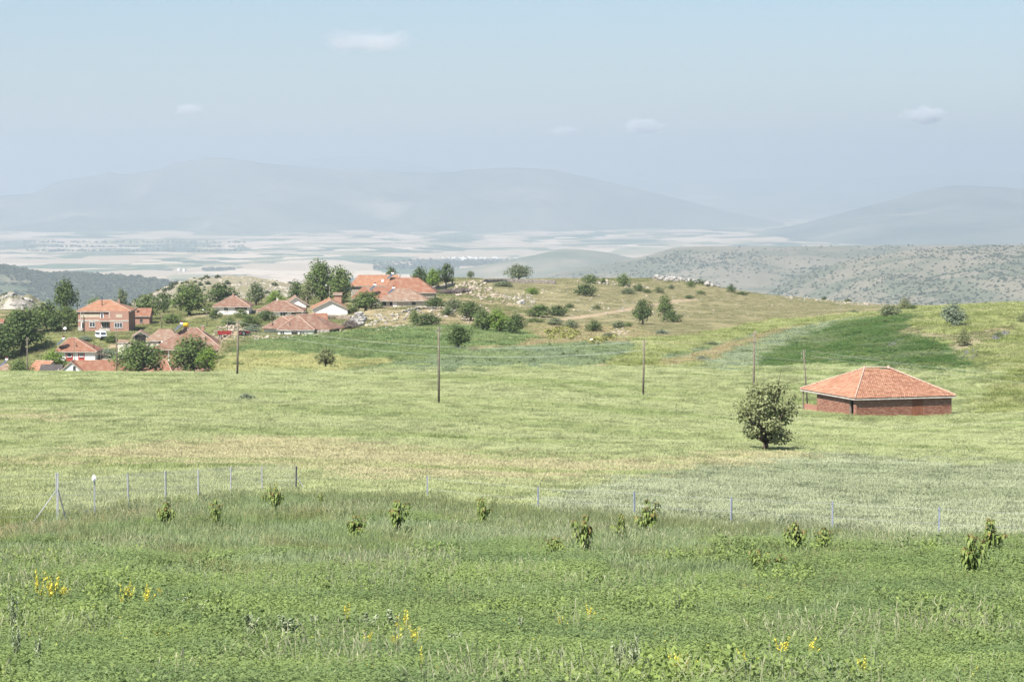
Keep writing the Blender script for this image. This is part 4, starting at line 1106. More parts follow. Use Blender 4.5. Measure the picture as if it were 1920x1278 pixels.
# ------------------------------------------------------------------ buildings
T_OLD = tile_mat('old_roof_tiles', (0.238, 0.128, 0.089), (0.180, 0.101, 0.074), (0.238, 0.182, 0.140))
T_RED = tile_mat('red_roof_tiles', (0.274, 0.128, 0.081), (0.223, 0.105, 0.070), (0.266, 0.163, 0.113))
T_NEW = tile_mat('new_roof_tiles', (0.331, 0.167, 0.101), (0.281, 0.140, 0.085), (0.317, 0.194, 0.128))
T_PALE = tile_mat('weathered_roof_tiles', (0.274, 0.171, 0.120), (0.216, 0.140, 0.101), (0.274, 0.225, 0.175))
CAP = mat('mortared_ridge', (.46, .36, .30), (.36, .23, .175), 3)
FASCIA = mat('eaves_board', (.55, .52, .47), (.36, .32, .28), 3)
SOFFIT = mat('soffit_wood', (.16, .12, .09), (.11, .085, .065), 4)
WHITE = mat('whitewash', (.80, .79, .76), (.70, .68, .63), 1.2, lo=.3, hi=.8)
CREAM = mat('cream_render', (.62, .585, .50), (.50, .46, .385), .9)
GREYW = mat('grey_render', (.50, .475, .43), (.38, .355, .32), .8)
PLAST = mat('unpainted_plaster', (.50, .44, .345), (.42, .36, .28), 1)
CONC = mat('concrete', (.46, .43, .385), (.36, .335, .30), 1.5)
STONEW = mat('field_stone_wall', (.42, .375, .31), (.22, .195, .165), 2.2, bump=.6)
BRICK = brick_mat('red_brick', (.36, .145, .095), (.28, .115, .08), (.42, .33, .27))
GLASS = mat('window_glass', (.05, .06, .07), rough=.12, spec=.6)
PVC = mat('white_window_frame', (.82, .82, .82), rough=.5)
REDP = mat('red_painted_wood', (.42, .06, .05), (.33, .05, .045), 4)
WOOD = mat('weathered_wood', (.23, .19, .15), (.14, .115, .09), 6)
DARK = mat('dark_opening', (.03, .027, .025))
TIN = mat('galvanised_tin', (.55, .56, .57), (.40, .40, .40), 3, rough=.45, metal=.6)
BLACKS = mat('tar_sheet', (.05, .045, .045), (.09, .08, .075), 2)

def roof_mesh(name, planes, m, th=.14):
    """roof planes (eave-left, eave-right, ... in order, tilted outwards) as slabs with tile-sized uv"""
    me = bpy.data.meshes.new(name); V = []; Fc = []; U = []
    for pl in planes:
        P = [Vector(p) for p in pl]
        e = (P[1] - P[0]).normalized(); nrm = (P[1] - P[0]).cross(P[-1] - P[0]).normalized(); s = nrm.cross(e)
        b = len(V)
        V += P + [p - Vector((0, 0, th)) for p in P]
        n = len(P); uv = [((p - P[0]).dot(e), (p - P[0]).dot(s)) for p in P]
        Fc.append(tuple(range(b, b + n))); U.append(uv)
        Fc.append(tuple(range(b + 2 * n - 1, b + n - 1, -1))); U.append(uv[::-1])
        Fc.append((b + 1, b, b + n, b + n + 1)); U.append([uv[1], uv[0], uv[0], uv[1]])
        if n == 4 or n == 3:
            for i in range(1, n):
                j = (i + 1) % n
                Fc.append((b + j, b + i, b + n + i, b + n + j)); U.append([uv[j], uv[i], uv[i], uv[j]])
    me.from_pydata([tuple(v) for v in V], [], Fc)
    ul = me.uv_layers.new(name='UVMap')
    ul.data.foreach_set('uv', np.array([c for f in U for c in f], np.float32).ravel())
    me.materials.append(m); me.update()
    return me
def rim(parent, pts, m, r=.09, name='ridge_cap', seg=.42):
    """rounded cap tiles laid along a ridge or hip"""
    mb = MB()
    for a, b in pts:
        a = Vector(a); b = Vector(b); n = max(2, int((b - a).length / seg))
        for i in range(n):
            p = a.lerp(b, i / n); q = a.lerp(b, (i + 1.12) / n)
            mb.tube([p + Vector((0, 0, .03)), q + Vector((0, 0, .03))], [r * 1.15, r * .9], 6)
    return mb.build(name, m, parent)
def window(parent, x, z, w, h, y=0.0, frame=PVC, panes=2, side=None, name='window', shut=None):
    """a framed window set in the wall plane y (or in a side wall at x=side)"""
    t = .07
    def B(mb, x0, x1, d0, d1, z0, z1):
        if side is None: mb.box(x0, x1, y + d0, y + d1, z0, z1)
        else: mb.box(side + d0, side + d1, x0, x1, z0, z1)
    sg = -1 if side is None else 1
    d = sorted((sg * .06, sg * .002)); g = sorted((sg * .03, sg * .004))
    mb = MB()
    B(mb, x, x + w, d[0], d[1], z, z + t); B(mb, x, x + w, d[0], d[1], z + h - t, z + h)
    for k in range(panes + 1):
        xx = x + (w - t) * k / panes
        B(mb, xx, xx + t, d[0], d[1], z + t, z + h - t)
    f = mb.build(name, frame, parent)
    for k in range(panes):
        p = MB(); a = x + t + (w - t) * k / panes
        B(p, a, a + (w - t) / panes - t, g[0], g[1], z + t, z + h - t)
        p.build('pane', GLASS, f)
    s = MB(); ds = sorted((sg * .14, sg * .002)); B(s, x - .08, x + w + .08, ds[0], ds[1], z - .09, z - .005); s.build('sill', CONC, f)
    return f
def chimney(parent, x, y, z0, z1, m=BRICK, s=.42):
    mb = MB().box(x - s / 2, x + s / 2, y - s / 2, y + s / 2, z0, z1)
    c = mb.build('chimney', m, parent)
    MB().box(x - s * .65, x + s * .65, y - s * .65, y + s * .65, z1 + .003, z1 + .1).build('cap', CONC, c)
    return c
def stovepipe(parent, x, y, z0, z1, r=.09):
    c = MB().tube([(x, y, z0), (x, y, z1)], r, 7).build('stovepipe', DARK, parent)
    MB().tube([(x, y, z1 + .08), (x, y, z1 + .2)], [r * 1.9, .02], 7).build('cowl', DARK, c)
    return c
def house(name, label, px0, px1, eave, d, D, wall, tiles, roof='hip', rise=1.6, yaw=0.0, over=.35, ridge=None, base_py=None, cat='house', group='tiled houses of the village', basedrop=1.2, wallh=None, caps=True):
    """front wall seen between photo columns px0..px1 at distance d; eaves on row `eave`. Local: x along the front, y away, z=0 at the foot"""
    a = unproj(px0, eave, d); b = unproj(px1, eave, d)
    W = (b.x - a.x) / math.cos(yaw); ez = (a.z + b.z) / 2
    cx, cy = (a.x + b.x) / 2, d + abs(math.sin(yaw)) * W / 2
    gz_ = min(hz(cx - W / 2, cy), hz(cx + W / 2, cy), hz(cx, cy + D))
    if wallh is None: wallh = max(1.6, ez - gz_)
    t = thing(name, label, cat, (cx, cy, ez - wallh), yaw, group)
    H = wallh; w2 = W / 2; o = over
    mb = MB()
    mb.box(-w2, w2, 0, D, -basedrop, H)
    if roof == 'gabley': mb.add([(-w2, 0, H), (w2, 0, H), (0, 0, H + rise * .97), (-w2, D, H), (w2, D, H), (0, D, H + rise * .97)], [(0, 1, 2), (4, 3, 5), (0, 2, 5, 3), (1, 4, 5, 2)])
    if roof == 'gablex': mb.add([(-w2, 0, H), (-w2, D, H), (-w2, D / 2, H + rise * .97), (w2, 0, H), (w2, D, H), (w2, D / 2, H + rise * .97)], [(1, 0, 2), (3, 4, 5), (0, 3, 5, 2), (4, 1, 2, 5)])
    mb.build('wall', wall, t)
    k = rise / (D / 2 if roof != 'gabley' else w2); ze = H - o * k * .5
    A, B_, C_, D_ = (-w2 - o, -o, ze), (w2 + o, -o, ze), (w2 + o, D + o, ze), (-w2 - o, D + o, ze)
    zr = H + rise
    if roof == 'hip':
        L = W + 2 * o; rl = max(L - (D + 2 * o), L * .12)
        r0, r1 = (-rl / 2, rl / 2) if ridge is None else ridge
        R0, R1 = (r0, D / 2, zr), (r1, D / 2, zr)
        planes = [(A, B_, R1, R0), (B_, C_, R1), (C_, D_, R0, R1), (D_, A, R0)]
        lines = [(R0, R1), (A, R0), (B_, R1), (C_, R1), (D_, R0)]
    elif roof == 'gabley':
        R0, R1 = (0, -o, zr), (0, D + o, zr)
        planes = [(D_, A, R0, R1), (B_, C_, R1, R0)]; lines = [(R0, R1)]
    else:
        R0, R1 = (-w2 - o, D / 2, zr), (w2 + o, D / 2, zr)
        planes = [(A, B_, R1, R0), (C_, D_, R0, R1)]; lines = [(R0, R1)]
    link_mesh('roof', roof_mesh('roof', planes, tiles), t)
    if caps: rim(t, lines, CAP)
    mb = MB()
    for p, q in ((A, B_), (B_, C_), (D_, A)) if roof == 'hip' else ((A, B_),) if roof == 'gablex' else ((A, R0), (R0, B_)):
        p = Vector(p) - Vector((0, 0, .1)); q = Vector(q) - Vector((0, 0, .1))
        e = (q - p).normalized(); n = e.cross(Vector((0, 0, 1))) * .03
        mb.add([p + n, q + n, q + n - Vector((0, 0, .16)), p + n - Vector((0, 0, .16)), p - n, q - n, q - n - Vector((0, 0, .16)), p - n - Vector((0, 0, .16))],
               [(0, 3, 2, 1), (4, 5, 6, 7), (0, 1, 5, 4), (3, 7, 6, 2)])
    mb.build('fascia', FASCIA, t)
    t['W'] = W; t['H'] = H; t['D'] = D
    return t
def dims(t):
    return t['W'], t['H'], t['D']

# the two-storey brick house
h = house('brick_house', 'two-storey red brick house with plaster panels, balcony and hipped tile roof', 146, 243, 582, 652, 9.5, BRICK, T_NEW, rise=2.6, over=.4, ridge=(-2.2, 1.0), basedrop=1.8, group=None)
W, H, D = dims(h); w2 = W / 2; u = .1434
def X(px): return -w2 + (px - 146) / 97 * W
def Zp(py): return H - (py - 582) * .1438
def panel(x0, x1, y0, y1, m, name, out=.03):
    return MB().box(X(x0), X(x1), -out, -.001, Zp(y1), Zp(y0)).build(name, m, h)
panel(150, 187, 588.5, 595, PLAST, 'plaster_panel'); panel(217, 231, 588.5, 595, PLAST, 'plaster_panel')
panel(146, 187.5, 599, 602.5, CONC, 'floor_band', .05); panel(208, 243, 599.5, 602.3, CONC, 'floor_band', .05)
MB().box(X(187), X(208), -1.5, -.06, Zp(602.5), Zp(600.8)).build('balcony_slab', CONC, h)
MB().box(X(187), X(208), -1.5, -1.38, Zp(600.8), Zp(595.5)).build('balcony_parapet', BRICK, h)
MB().box(X(205.7), X(207.7), -1.5, -1.2, Zp(595.4), H - .1).build('balcony_post', CONC, h)
MB().box(X(207.8), X(243), -1.7, -.002, -1.8, H - .02).build('projecting_wing', BRICK, h)
for nm, x0, x1, y0, y1, m in (('plaster_panel', 219, 231, 588.5, 594.5, PLAST), ('floor_band', 207.7, 243.05, 599.5, 602.2, CONC)):
    MB().box(X(x0), X(x1), -1.75, -1.702, Zp(y1), Zp(y0)).build(nm, m, h)
MB().box(X(188), X(205.5), -.02, -.003, Zp(599.5), Zp(584)).build('balcony_recess', BRICK, h)
dr = MB().box(X(188), X(194), -.09, -.022, Zp(599), Zp(586.5)).build('balcony_door', PVC, h)
MB().box(X(189.2), X(192.8), -.1, -.091, Zp(597.5), Zp(587.8)).build('pane', GLASS, dr)
window(h, X(167.5), Zp(613), X(178) - X(167.5), 1.4, panes=2)
window(h, X(190), Zp(613), X(204) - X(190), 1.5, panes=3)
window(h, X(216), Zp(613.5), X(231) - X(216), 1.4, y=-1.7, panes=3)
dr = MB().box(X(152), X(157.5), -.05, -.003, Zp(616), Zp(603.5)).build('door', PVC, h)
MB().box(X(153.4), X(157.4), -.06, -.051, Zp(615.8), Zp(604.2)).build('pane', DARK, dr)
MB().box(X(147.5), X(156), -1.6, -.004, Zp(619), Zp(617.6)).box(X(148), X(154), -1.6, -1.48, Zp(617.5), Zp(611.8)).box(X(148), X(149), -1.6, -1.2, Zp(626), Zp(619.1)).build('porch', CONC, h)
MB().box(X(187.5), X(207.5), -1.8, -1.6, -.6, Zp(614.5)).build('terrace_wall', CONC, h)
MB().box(X(152), X(153), -1.0, -.7, Zp(611), H - .3).build('porch_post', CONC, h)
stovepipe(h, X(189), 2.2, H + 1.0, H + 3.6, .12)
chimney(h, X(216), 6.4, H + 1.2, H + 2.6)

# small shed and ruin right of it
h = house('brick_shed', 'small red-tiled shed half hidden by a tree, right of the two-storey brick house', 250, 280, 591, 672, 6, BRICK, T_RED, 'gablex', rise=1.9, caps=False)
W, H, D = dims(h)
window(h, -W * .1, .7, .8, 1.0, panes=1, frame=WOOD)
MB().box(-W / 2 - 1.4, -W / 2 - .1, -.9, 2, -1, H - 1.0).build('lean_to', GREYW, h)
chimney(h, -W * .36, 1.0, H, H + 2.1, BRICK, .5)
h = house('ruined_wall', 'broken white wall remains between the brick house and the bushy walnut', 221, 246, 641, 598, 3, CREAM, T_PALE, 'gablex', rise=.5, over=.15, cat='ruin', caps=False, group=None)
W, H, D = dims(h)
for k in range(3): MB().box(-W * .42 + k * W * .3, -W * .42 + k * W * .3 + .55, -.05, -.004, .1, 1.5).build('opening', DARK, h)

# red-window house
h = house('white_house', 'small white house with two red-framed windows and a solar heater on its tiles', 106, 178, 657, 600, 9, WHITE, T_RED, rise=2.9, over=.55, ridge=(-2.4, -1.0), group=None)
W, H, D = dims(h); R3 = h
def pxl(px, a, b, W): return -W / 2 + (px - a) / (b - a) * W
for x0, x1, gl in ((123, 136.5, False), (146.5, 158.5, True)):
    xa, xb = pxl(x0, 106, 178, W), pxl(x1, 106, 178, W)
    MB().box(xa, xb, -.05, -.003, H - 2.6, H - .25).build('red_surround', REDP, h)
    window(h, xa + .3, H - 1.6, xb - xa - .6, 1.1, y=-.05, panes=3 if gl else 1)
MB().box(-W / 2 - .012, -W / 2 + .3, -.03, -.002, -.5, H - .2).build('red_corner', REDP, h)
stovepipe(h, -.1, 1.2, H + .2, H + 1.7); stovepipe(h, W * .44, 2, H, H + 1.4)
MB().tube([(W / 2 + 1.6, -1, -.6), (W / 2 + 1.6, -1, 1.9)], .06, 5).tube([(W / 2 + .2, -1.2, 2.0), (W / 2 + 3.6, -1.2, 1.6)], .07, 5).tube([(W / 2 + 3.4, -1, -.8), (W / 2 + 3.4, -1, 1.6)], .06, 5).tube([(W / 2 + .2, .8, 2.1), (W / 2 + 3.6, .8, 1.7)], .07, 5).tube([(W / 2 + .9, -1.3, 2.05), (W / 2 + .9, 1, 2.15)], .06, 5).tube([(W / 2 + 2.2, -1.3, 1.9), (W / 2 + 2.2, 1, 2.0)], .06, 5).build('pergola', WOOD, h)
MB().box(W / 2 + 1.8, W / 2 + 3.8, -.6, .6, -.9, .7).build('stacked_logs', PLAST, h)

# white gabled long roof at the front
h = house('long_house', 'low house with whitewashed gable and one dark window, its long roof at the field edge', 108, 160, 699, 566, 5, WHITE, T_RED, 'gabley', rise=2.75, over=.3, basedrop=2.5, wallh=2.2, group=None)
W, H, D = dims(h)
window(h, .35, H + .45, .65, 1.15, panes=1, frame=WOOD)
L = 15.5; k0 = .0
R0 = (0, -.0, H + 2.78); 
link_mesh('long_roof', roof_mesh('long_roof', [((.1, -.3, H + 2.80), (3.6, -.25, H - .55), (13.4, 1.0, H - .6), (11.2, 3.2, H + 2.95))[::1] if False else ((3.7, -.28, H - .6), (17.2, .6, H - .7), (13.2, 3.4, H + 2.9), (.15, 2.6, H + 2.85)), ((17.2, .6, H - .7), (19.4, 6.4, H - .5), (13.2, 3.4, H + 2.9))], T_RED), h)
MB().box(3.2, 16.6, .9, 5, -2.5, H - .75).build('side_wing', CREAM, h)
h = house('shed', 'dark sheet-roofed lean-to with pale wall left of the whitewashed gable', 78, 112, 693.5, 568, 4, WHITE, BLACKS, 'gablex', rise=1.2, over=.5, cat='shed', caps=False, basedrop=2.5, wallh=1.8, group=None)
W, H, D = dims(h)
MB().tube([(W * .34, -.6, -.5), (W * .46, -.6, H + .3)], .07, 5).build('prop', WHITE, h)
house('orange_roof_house', 'orange-tiled house sunk behind the field edge, left of the dark lean-to', 46, 78, 697, 572, 8, WHITE, T_NEW, 'gablex', rise=2.3, yaw=-.5, basedrop=2.5, wallh=2.0)
house('brown_roof_house', 'brown-tiled roof almost buried by the field at the left picture edge', -14, 24, 699, 560, 8, CREAM, T_PALE, 'hip', rise=1.7, basedrop=2.5, wallh=2.0)
h = house('brick_stub', 'fragment of brick building at the far left edge behind the trees', -12, 5, 604, 700, 4, BRICK, T_RED, 'gablex', rise=1.0, over=.3, cat='house', caps=False)

# the cluster with the yellow tank
h = house('gabled_shed', 'small shed with open brick gable, left of the ochre roofs', 249, 277, 629.5, 622, 7, PLAST, T_PALE, 'gabley', rise=1.25, yaw=.12, caps=False, cat='shed')
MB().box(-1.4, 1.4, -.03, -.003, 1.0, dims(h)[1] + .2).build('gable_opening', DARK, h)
h = house('ochre_roof_house', 'house with faded ochre tiles between the open-gabled shed and the yellow tank', 275, 334, 637, 606, 9, CREAM, T_PALE, 'hip', rise=2.5, ridge=(-1.5, 1.6), caps=False)
W, H, D = dims(h)
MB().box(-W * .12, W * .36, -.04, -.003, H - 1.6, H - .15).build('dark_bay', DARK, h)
MB().box(-.2, .1, -.6, -.3, -1, H - .2).box(2.0, 2.4, -.6, -.3, -1, H - .2).build('porch_post', WHITE, h)
h = house('wide_brick_house', 'wide brick house under a big faded roof that carries a yellow tank', 290, 414, 652, 592, 11, BRICK, T_OLD, 'hip', rise=4.6, over=.6, ridge=(-1.2, 1.6), basedrop=2)
W, H, D = dims(h); BIG = h
MB().box(-W * .30, -W * .28, -.05, -.003, 0, H - .2).build('pier', WHITE, h)
chimney(h, W * .19, 5.0, H + 3.9, H + 5.1, BRICK, .7)
stovepipe(h, W * .26, 1.9, H + 1.0, H + 2.6); stovepipe(h, W * .04, 1.6, H + 1.0, H + 2.0)
h = house('red_roof_house', 'steep red roof rising behind the field between the two big walnuts', 272, 322, 699.5, 560, 8, CREAM, T_RED, 'hip', rise=2.9, ridge=(.9, 1.3), basedrop=2.5, wallh=2.0)
h = house('dull_roof_house', 'long dull brown roof at the field edge under the round walnut', 326, 418, 702, 562, 8, CREAM, T_OLD, 'hip', rise=2.2, ridge=(-5.0, 2.0), basedrop=2.5, wallh=2.0)

# upper row
h = house('verandah_house', 'white house with a dark verandah corner under a pyramid roof, left of the middle', 402, 466, 573, 690, 9, WHITE, T_OLD, rise=2.6, ridge=(-.5, .5), over=.6, group=None)
W, H, D = dims(h)
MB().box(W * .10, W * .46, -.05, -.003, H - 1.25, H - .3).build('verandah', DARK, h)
MB().box(W * .10, W * .46, -.09, -.052, H - 1.35, H - 1.0).build('verandah_rail', GREYW, h)
window(h, -W * .22, H - 1.5, 1.2, 1.0, panes=2, frame=PVC)
chimney(h, 0, D / 2, H + 2.5, H + 3.3, BRICK, .45)
h = house('long_white_house', 'long white house with a broad low tile roof in front of the pale gables', 484, 566, 582, 668, 10, WHITE, T_OLD, rise=2.5, ridge=(-1.6, .6), over=.55, group=None)
W, H, D = dims(h)
window(h, W * .0, H - 1.55, 1.6, 1.2, panes=2)
for q in (-.36, -.2, .12): MB().box(W * q, W * q + .5, -.04, -.003, H - .9, H - .35).build('vent', DARK, h)
MB().box(W * .26, W * .49, -.05, -.003, H - 1.2, H - .2).build('porch_shade', WOOD, h)
chimney(h, -W * .1, 5.2, H + 2.2, H + 3.2, CREAM, .5)
h = house('gabled_barn', 'left one of the two white gables, older tiles, behind the long white house', 535, 575, 570, 702, 11, WHITE, T_PALE, 'gabley', rise=2.1, over=.5, yaw=.12, cat='barn', group='white gabled barns')
h = house('gabled_barn', 'right one of the two white gables, bright new orange tiles', 588, 651, 577.5, 668, 12, WHITE, T_NEW, 'gabley', rise=2.3, over=.55, yaw=.1, cat='barn', group='white gabled barns')
W, H, D = dims(h)
MB().box(-1.2, -1.13, -.02, -.002, 0, 2.0).box(-1.2, .2, -.02, -.002, 2.0, 2.07).build('door_outline', GREYW, h)
h = house('chimney_hut', 'tiny hut with a brick stack under the very large oak', 626, 640, 551, 705, 3, BRICK, T_PALE, 'gablex', rise=.4, cat='hut', caps=False, over=.3)
# low composite house with crossing ridges
h = house('composite_house', 'low rambling house with crossing pale ridge lines above the green crop', 521, 588, 617, 612, 11, WHITE, T_OLD, rise=3.0, ridge=(-.4, .3), over=.3, group=None, basedrop=1.6)
W, H, D = dims(h)
rm = roof_mesh('wing_roof', [((1.5, 2.2, H - .15), (8.6, 3.4, H - .25), (4.0, 7.4, H + 3.3), (-.5, 6.6, H + 3.4)), ((8.6, 3.4, H - .25), (12.2, 9.5, H - .1), (4.0, 7.4, H + 3.3))], T_OLD)
link_mesh('wing_roof', rm, h)
rm = roof_mesh('wing_roof', [((-9.2, 5.0, H - .1), (-2.0, 4.0, H - .05), (-1.0, 8.0, H + 3.1), (-4.2, 8.4, H + 2.7)), ((-8.4, 11, H), (-9.2, 5.0, H - .1), (-4.2, 8.4, H + 2.7))], T_OLD)
link_mesh('wing_roof', rm, h)
rim(h, [((-4.2, 8.4, H + 2.7), (-1.0, 8.0, H + 3.15)), ((-9.2, 5, H - .1), (-4.2, 8.4, H + 2.7)), ((-4.2, 8.4, H + 2.75), (-1.2, 4.8, H + 1.2)), ((-.5, 6.6, H + 3.4), (4.0, 7.4, H + 3.35))], CAP)
MB().box(2.4, 8.2, 3.2, 8.5, -1.5, H - .3).box(-8.6, -3, 5.6, 10.5, -1.5, H - .2).build('wing_wall', WHITE, h)
MB().box(4.55, 8.3, 2.9, 3.19, -1.5, H - .3).build('shaded_bay', STONEW, h)
window(h, -W * .44, H - 1.6, 1.1, 1.1, panes=2); window(h, W * .1, H - 1.7, 1.4, 1.1, panes=2)
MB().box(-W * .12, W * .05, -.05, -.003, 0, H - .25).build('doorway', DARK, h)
stovepipe(h, -1.6, 1.4, H + .2, H + 1.5); stovepipe(h, -6.5, 5.6, H, H + 1.6)
house('back_roof_shed', 'short red-tiled shed attached behind the rambling house, right side', 588, 612, 600, 632, 6, BRICK, T_RED, 'gablex', rise=1.7, yaw=.1, caps=False, cat='shed')
house('lean_shed', 'little tiled shed at the right end of the rambling house', 615, 637, 621.5, 622, 4, STONEW, T_RED, 'gablex', rise=.9, caps=False, cat='shed')

# big red roofs on the hilltop
h = house('long_red_farm', 'long farm with the highest bright red roof on the hilltop', 658, 748, 534.5, 735, 9, STONEW, T_NEW, rise=2.9, over=.5, ridge=(-5.2, 7.0), group=None)
W, H, D = dims(h)
MB().box(-W * .28, W * .16, -.07, -.003, H - .75, H - .18).build('white_band', WHITE, h)
h = house('wide_red_farm', 'wide red roof running down to the right end of the hilltop farm', 722, 815, 547, 718, 13, STONEW, T_RED, rise=4.0, over=.5, ridge=(-6.0, 2.2), group=None, caps=False)
h = house('lower_red_farm', 'lower red roof in the shade of the great oak, with a solar heater', 660, 735, 558, 700, 10, STONEW, T_RED, rise=2.9, over=.5, ridge=(-3.0, 6.0), group=None, caps=False)
stovepipe(h, 0, 2.0, dims(h)[1] + .4, dims(h)[1] + 2.2)
h = house('porch_house', 'house with a timber porch and red rails under a pale tile roof below the farm', 714, 800, 561.5, 668, 9, CREAM, T_PALE, rise=2.9, over=.7, ridge=(-1.8, 1.2), group=None, caps=False)
W, H, D = dims(h)
xx = lambda p: pxl(p, 714, 800, W)
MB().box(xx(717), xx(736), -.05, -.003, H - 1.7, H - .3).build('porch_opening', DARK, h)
MB().box(xx(724), xx(731), -.09, -.052, H - 1.6, H - .35).build('brick_panel', PLAST, h)
MB().box(xx(737), xx(744), -.09, -.003, 0, H - .3).build('white_bay', WHITE, h)
pf = MB()
for p in (715, 737, 745, 755, 765): pf.box(xx(p) - .07, xx(p) + .07, -2.0, -1.86, -.8, H - .5)
for k in range(7): pf.box(xx(745) + k * .45, xx(745) + k * .45 + .1, -2.3, -.1, H - .6, H - .5)
pf.box(xx(744), xx(766), -2.1, -1.95, H - .72, H - .61); pf.build('pergola', WOOD, h)
MB().box(xx(714), xx(737), -2.02, -1.9, -.6, .05).build('red_rail', REDP, h)
MB().box(xx(714), xx(737), -1.98, -1.9, .4, 1.1).build('porch_rail', WOOD, h)
window(h, xx(772), H - 1.6, 1.1, 1.2, panes=2, frame=WOOD)
MB().box(xx(780), xx(800), -.05, -.003, H - .75, H - .2).build('timber_band', WOOD, h)
MB().tube([(xx(760), 1.2, H + .3), (xx(763), -.8, H - .2)], .09, 5).build('roof_gutter', WHITE, h)

# ------------------------------------------------------------------ things on the roofs
PANEL = mat('solar_glass', (.05, .06, .08), (.07, .08, .10), 2, rough=.25, spec=.6)
YEL = mat('yellow_plastic', (.75, .42, .02), rough=.5)
def solar_heater(label, px, py, d, sc=1.0, rz=.9):
    p = unproj(px, py, d)
    t = thing('solar_heater', label, 'solar heater', p, rz, 'solar water heaters on the roofs'); t.scale = (sc * .88,) * 3
    rot = Matrix.Rotation(math.radians(38), 3, 'X')
    pn = MB().box(-.95, .95, -1.0, 1.0, -.05, .05, rot, (0, -.75, .72)).build('collector', PANEL, t)
    MB().box(-1.0, 1.0, -1.05, 1.05, -.055, .03, rot, (0, -.755, .71)).build('collector_frame', TIN, pn)
    MB().tube([(-.8, .25, 1.75), (.8, .25, 1.75)], .3, 10).build('tank', PVC, t, True)
    MB().tube([(0, .25, 2.06), (0, .25, 2.5)], .32, 10).build('upper_tank', mat('dark_red_tank', (.10, .02, .02)) if 'dark_red_tank' not in bpy.data.materials else bpy.data.materials['dark_red_tank'], t, True)
    mb = MB()
    for x_ in (-.75, .75): mb.tube([(x_, .25, -.5), (x_, .25, 1.6)], .04, 5).tube([(x_, -1.3, -.2), (x_, .25, 1.4)], .03, 5)
    mb.build('stand', TIN, t)
solar_heater('solar heater on the roof of the white house with red windows', 117.5, 646, 600.5, 1.0, -1.15)
solar_heater('blue solar heater beside the yellow tank', 339, 618, 596, 1.0, -1.15)
solar_heater('solar heater on the lower shaded farm roof', 702, 544, 701, 1.0, -1.15)
solar_heater('solar heater where the porch house roof meets the farm', 737, 550, 684, 1.0, -1.15)
solar_heater('solar heater highest up, near the ridge of the farm', 735, 522, 724, 1.0, -1.15)
solar_heater('solar heater at the left picture edge above the brown roof', 11, 686, 566, 1.0, -1.15)
p = unproj(348.5, 620, 597.5)
t = thing('water_tank', 'yellow water tank on a metal frame on the wide brick house roof', 'tank', p)
MB().tube([(0, 0, .95), (0, 0, 1.95)], .62, 12).build('barrel', YEL, t, True)
mb = MB()
for a in (-.5, .5):
    for b in (-.4, .4): mb.box(a - .05, a + .05, b - .05, b + .05, -.6, .93)
mb.box(-.55, .55, -.45, .45, .86, .93); mb.build('frame', TIN, t)
def dish(label, px, py, d):
    p = unproj(px, py, d)
    t = thing('satellite_dish', label, 'satellite dish', p)
    mb = MB(); n = 14; c = (0, 0, 0)
    vs = [Vector((0, .18, 0))] + [Vector((.38 * k / 2 * math.cos(i * 2 * math.pi / n), .18 - .16 * (k / 2)**2, .38 * k / 2 * math.sin(i * 2 * math.pi / n))) for k in (1, 2) for i in range(n)]
    fs = [(0, 1 + (i + 1) % n, 1 + i) for i in range(n)] + [(1 + i, 1 + (i + 1) % n, 1 + n + (i + 1) % n, 1 + n + i) for i in range(n)]
    R = Matrix.Rotation(-.4, 3, 'X'); mb.add([R @ v for v in vs], fs).build('reflector', PVC, t)
    MB().tube([(0, .25, 0), (0, .35, -1.3)], .05, 6).build('mast', TIN, t)
    MB().tube([(0, .1, -.4), (0, -.5, -.05)], .025, 5).build('feed_arm', TIN, t)
dish('white satellite dish above the white house with red windows', 121.5, 615, 606)
dish('white satellite dish on the hilltop farm roof', 717, 526, 722)

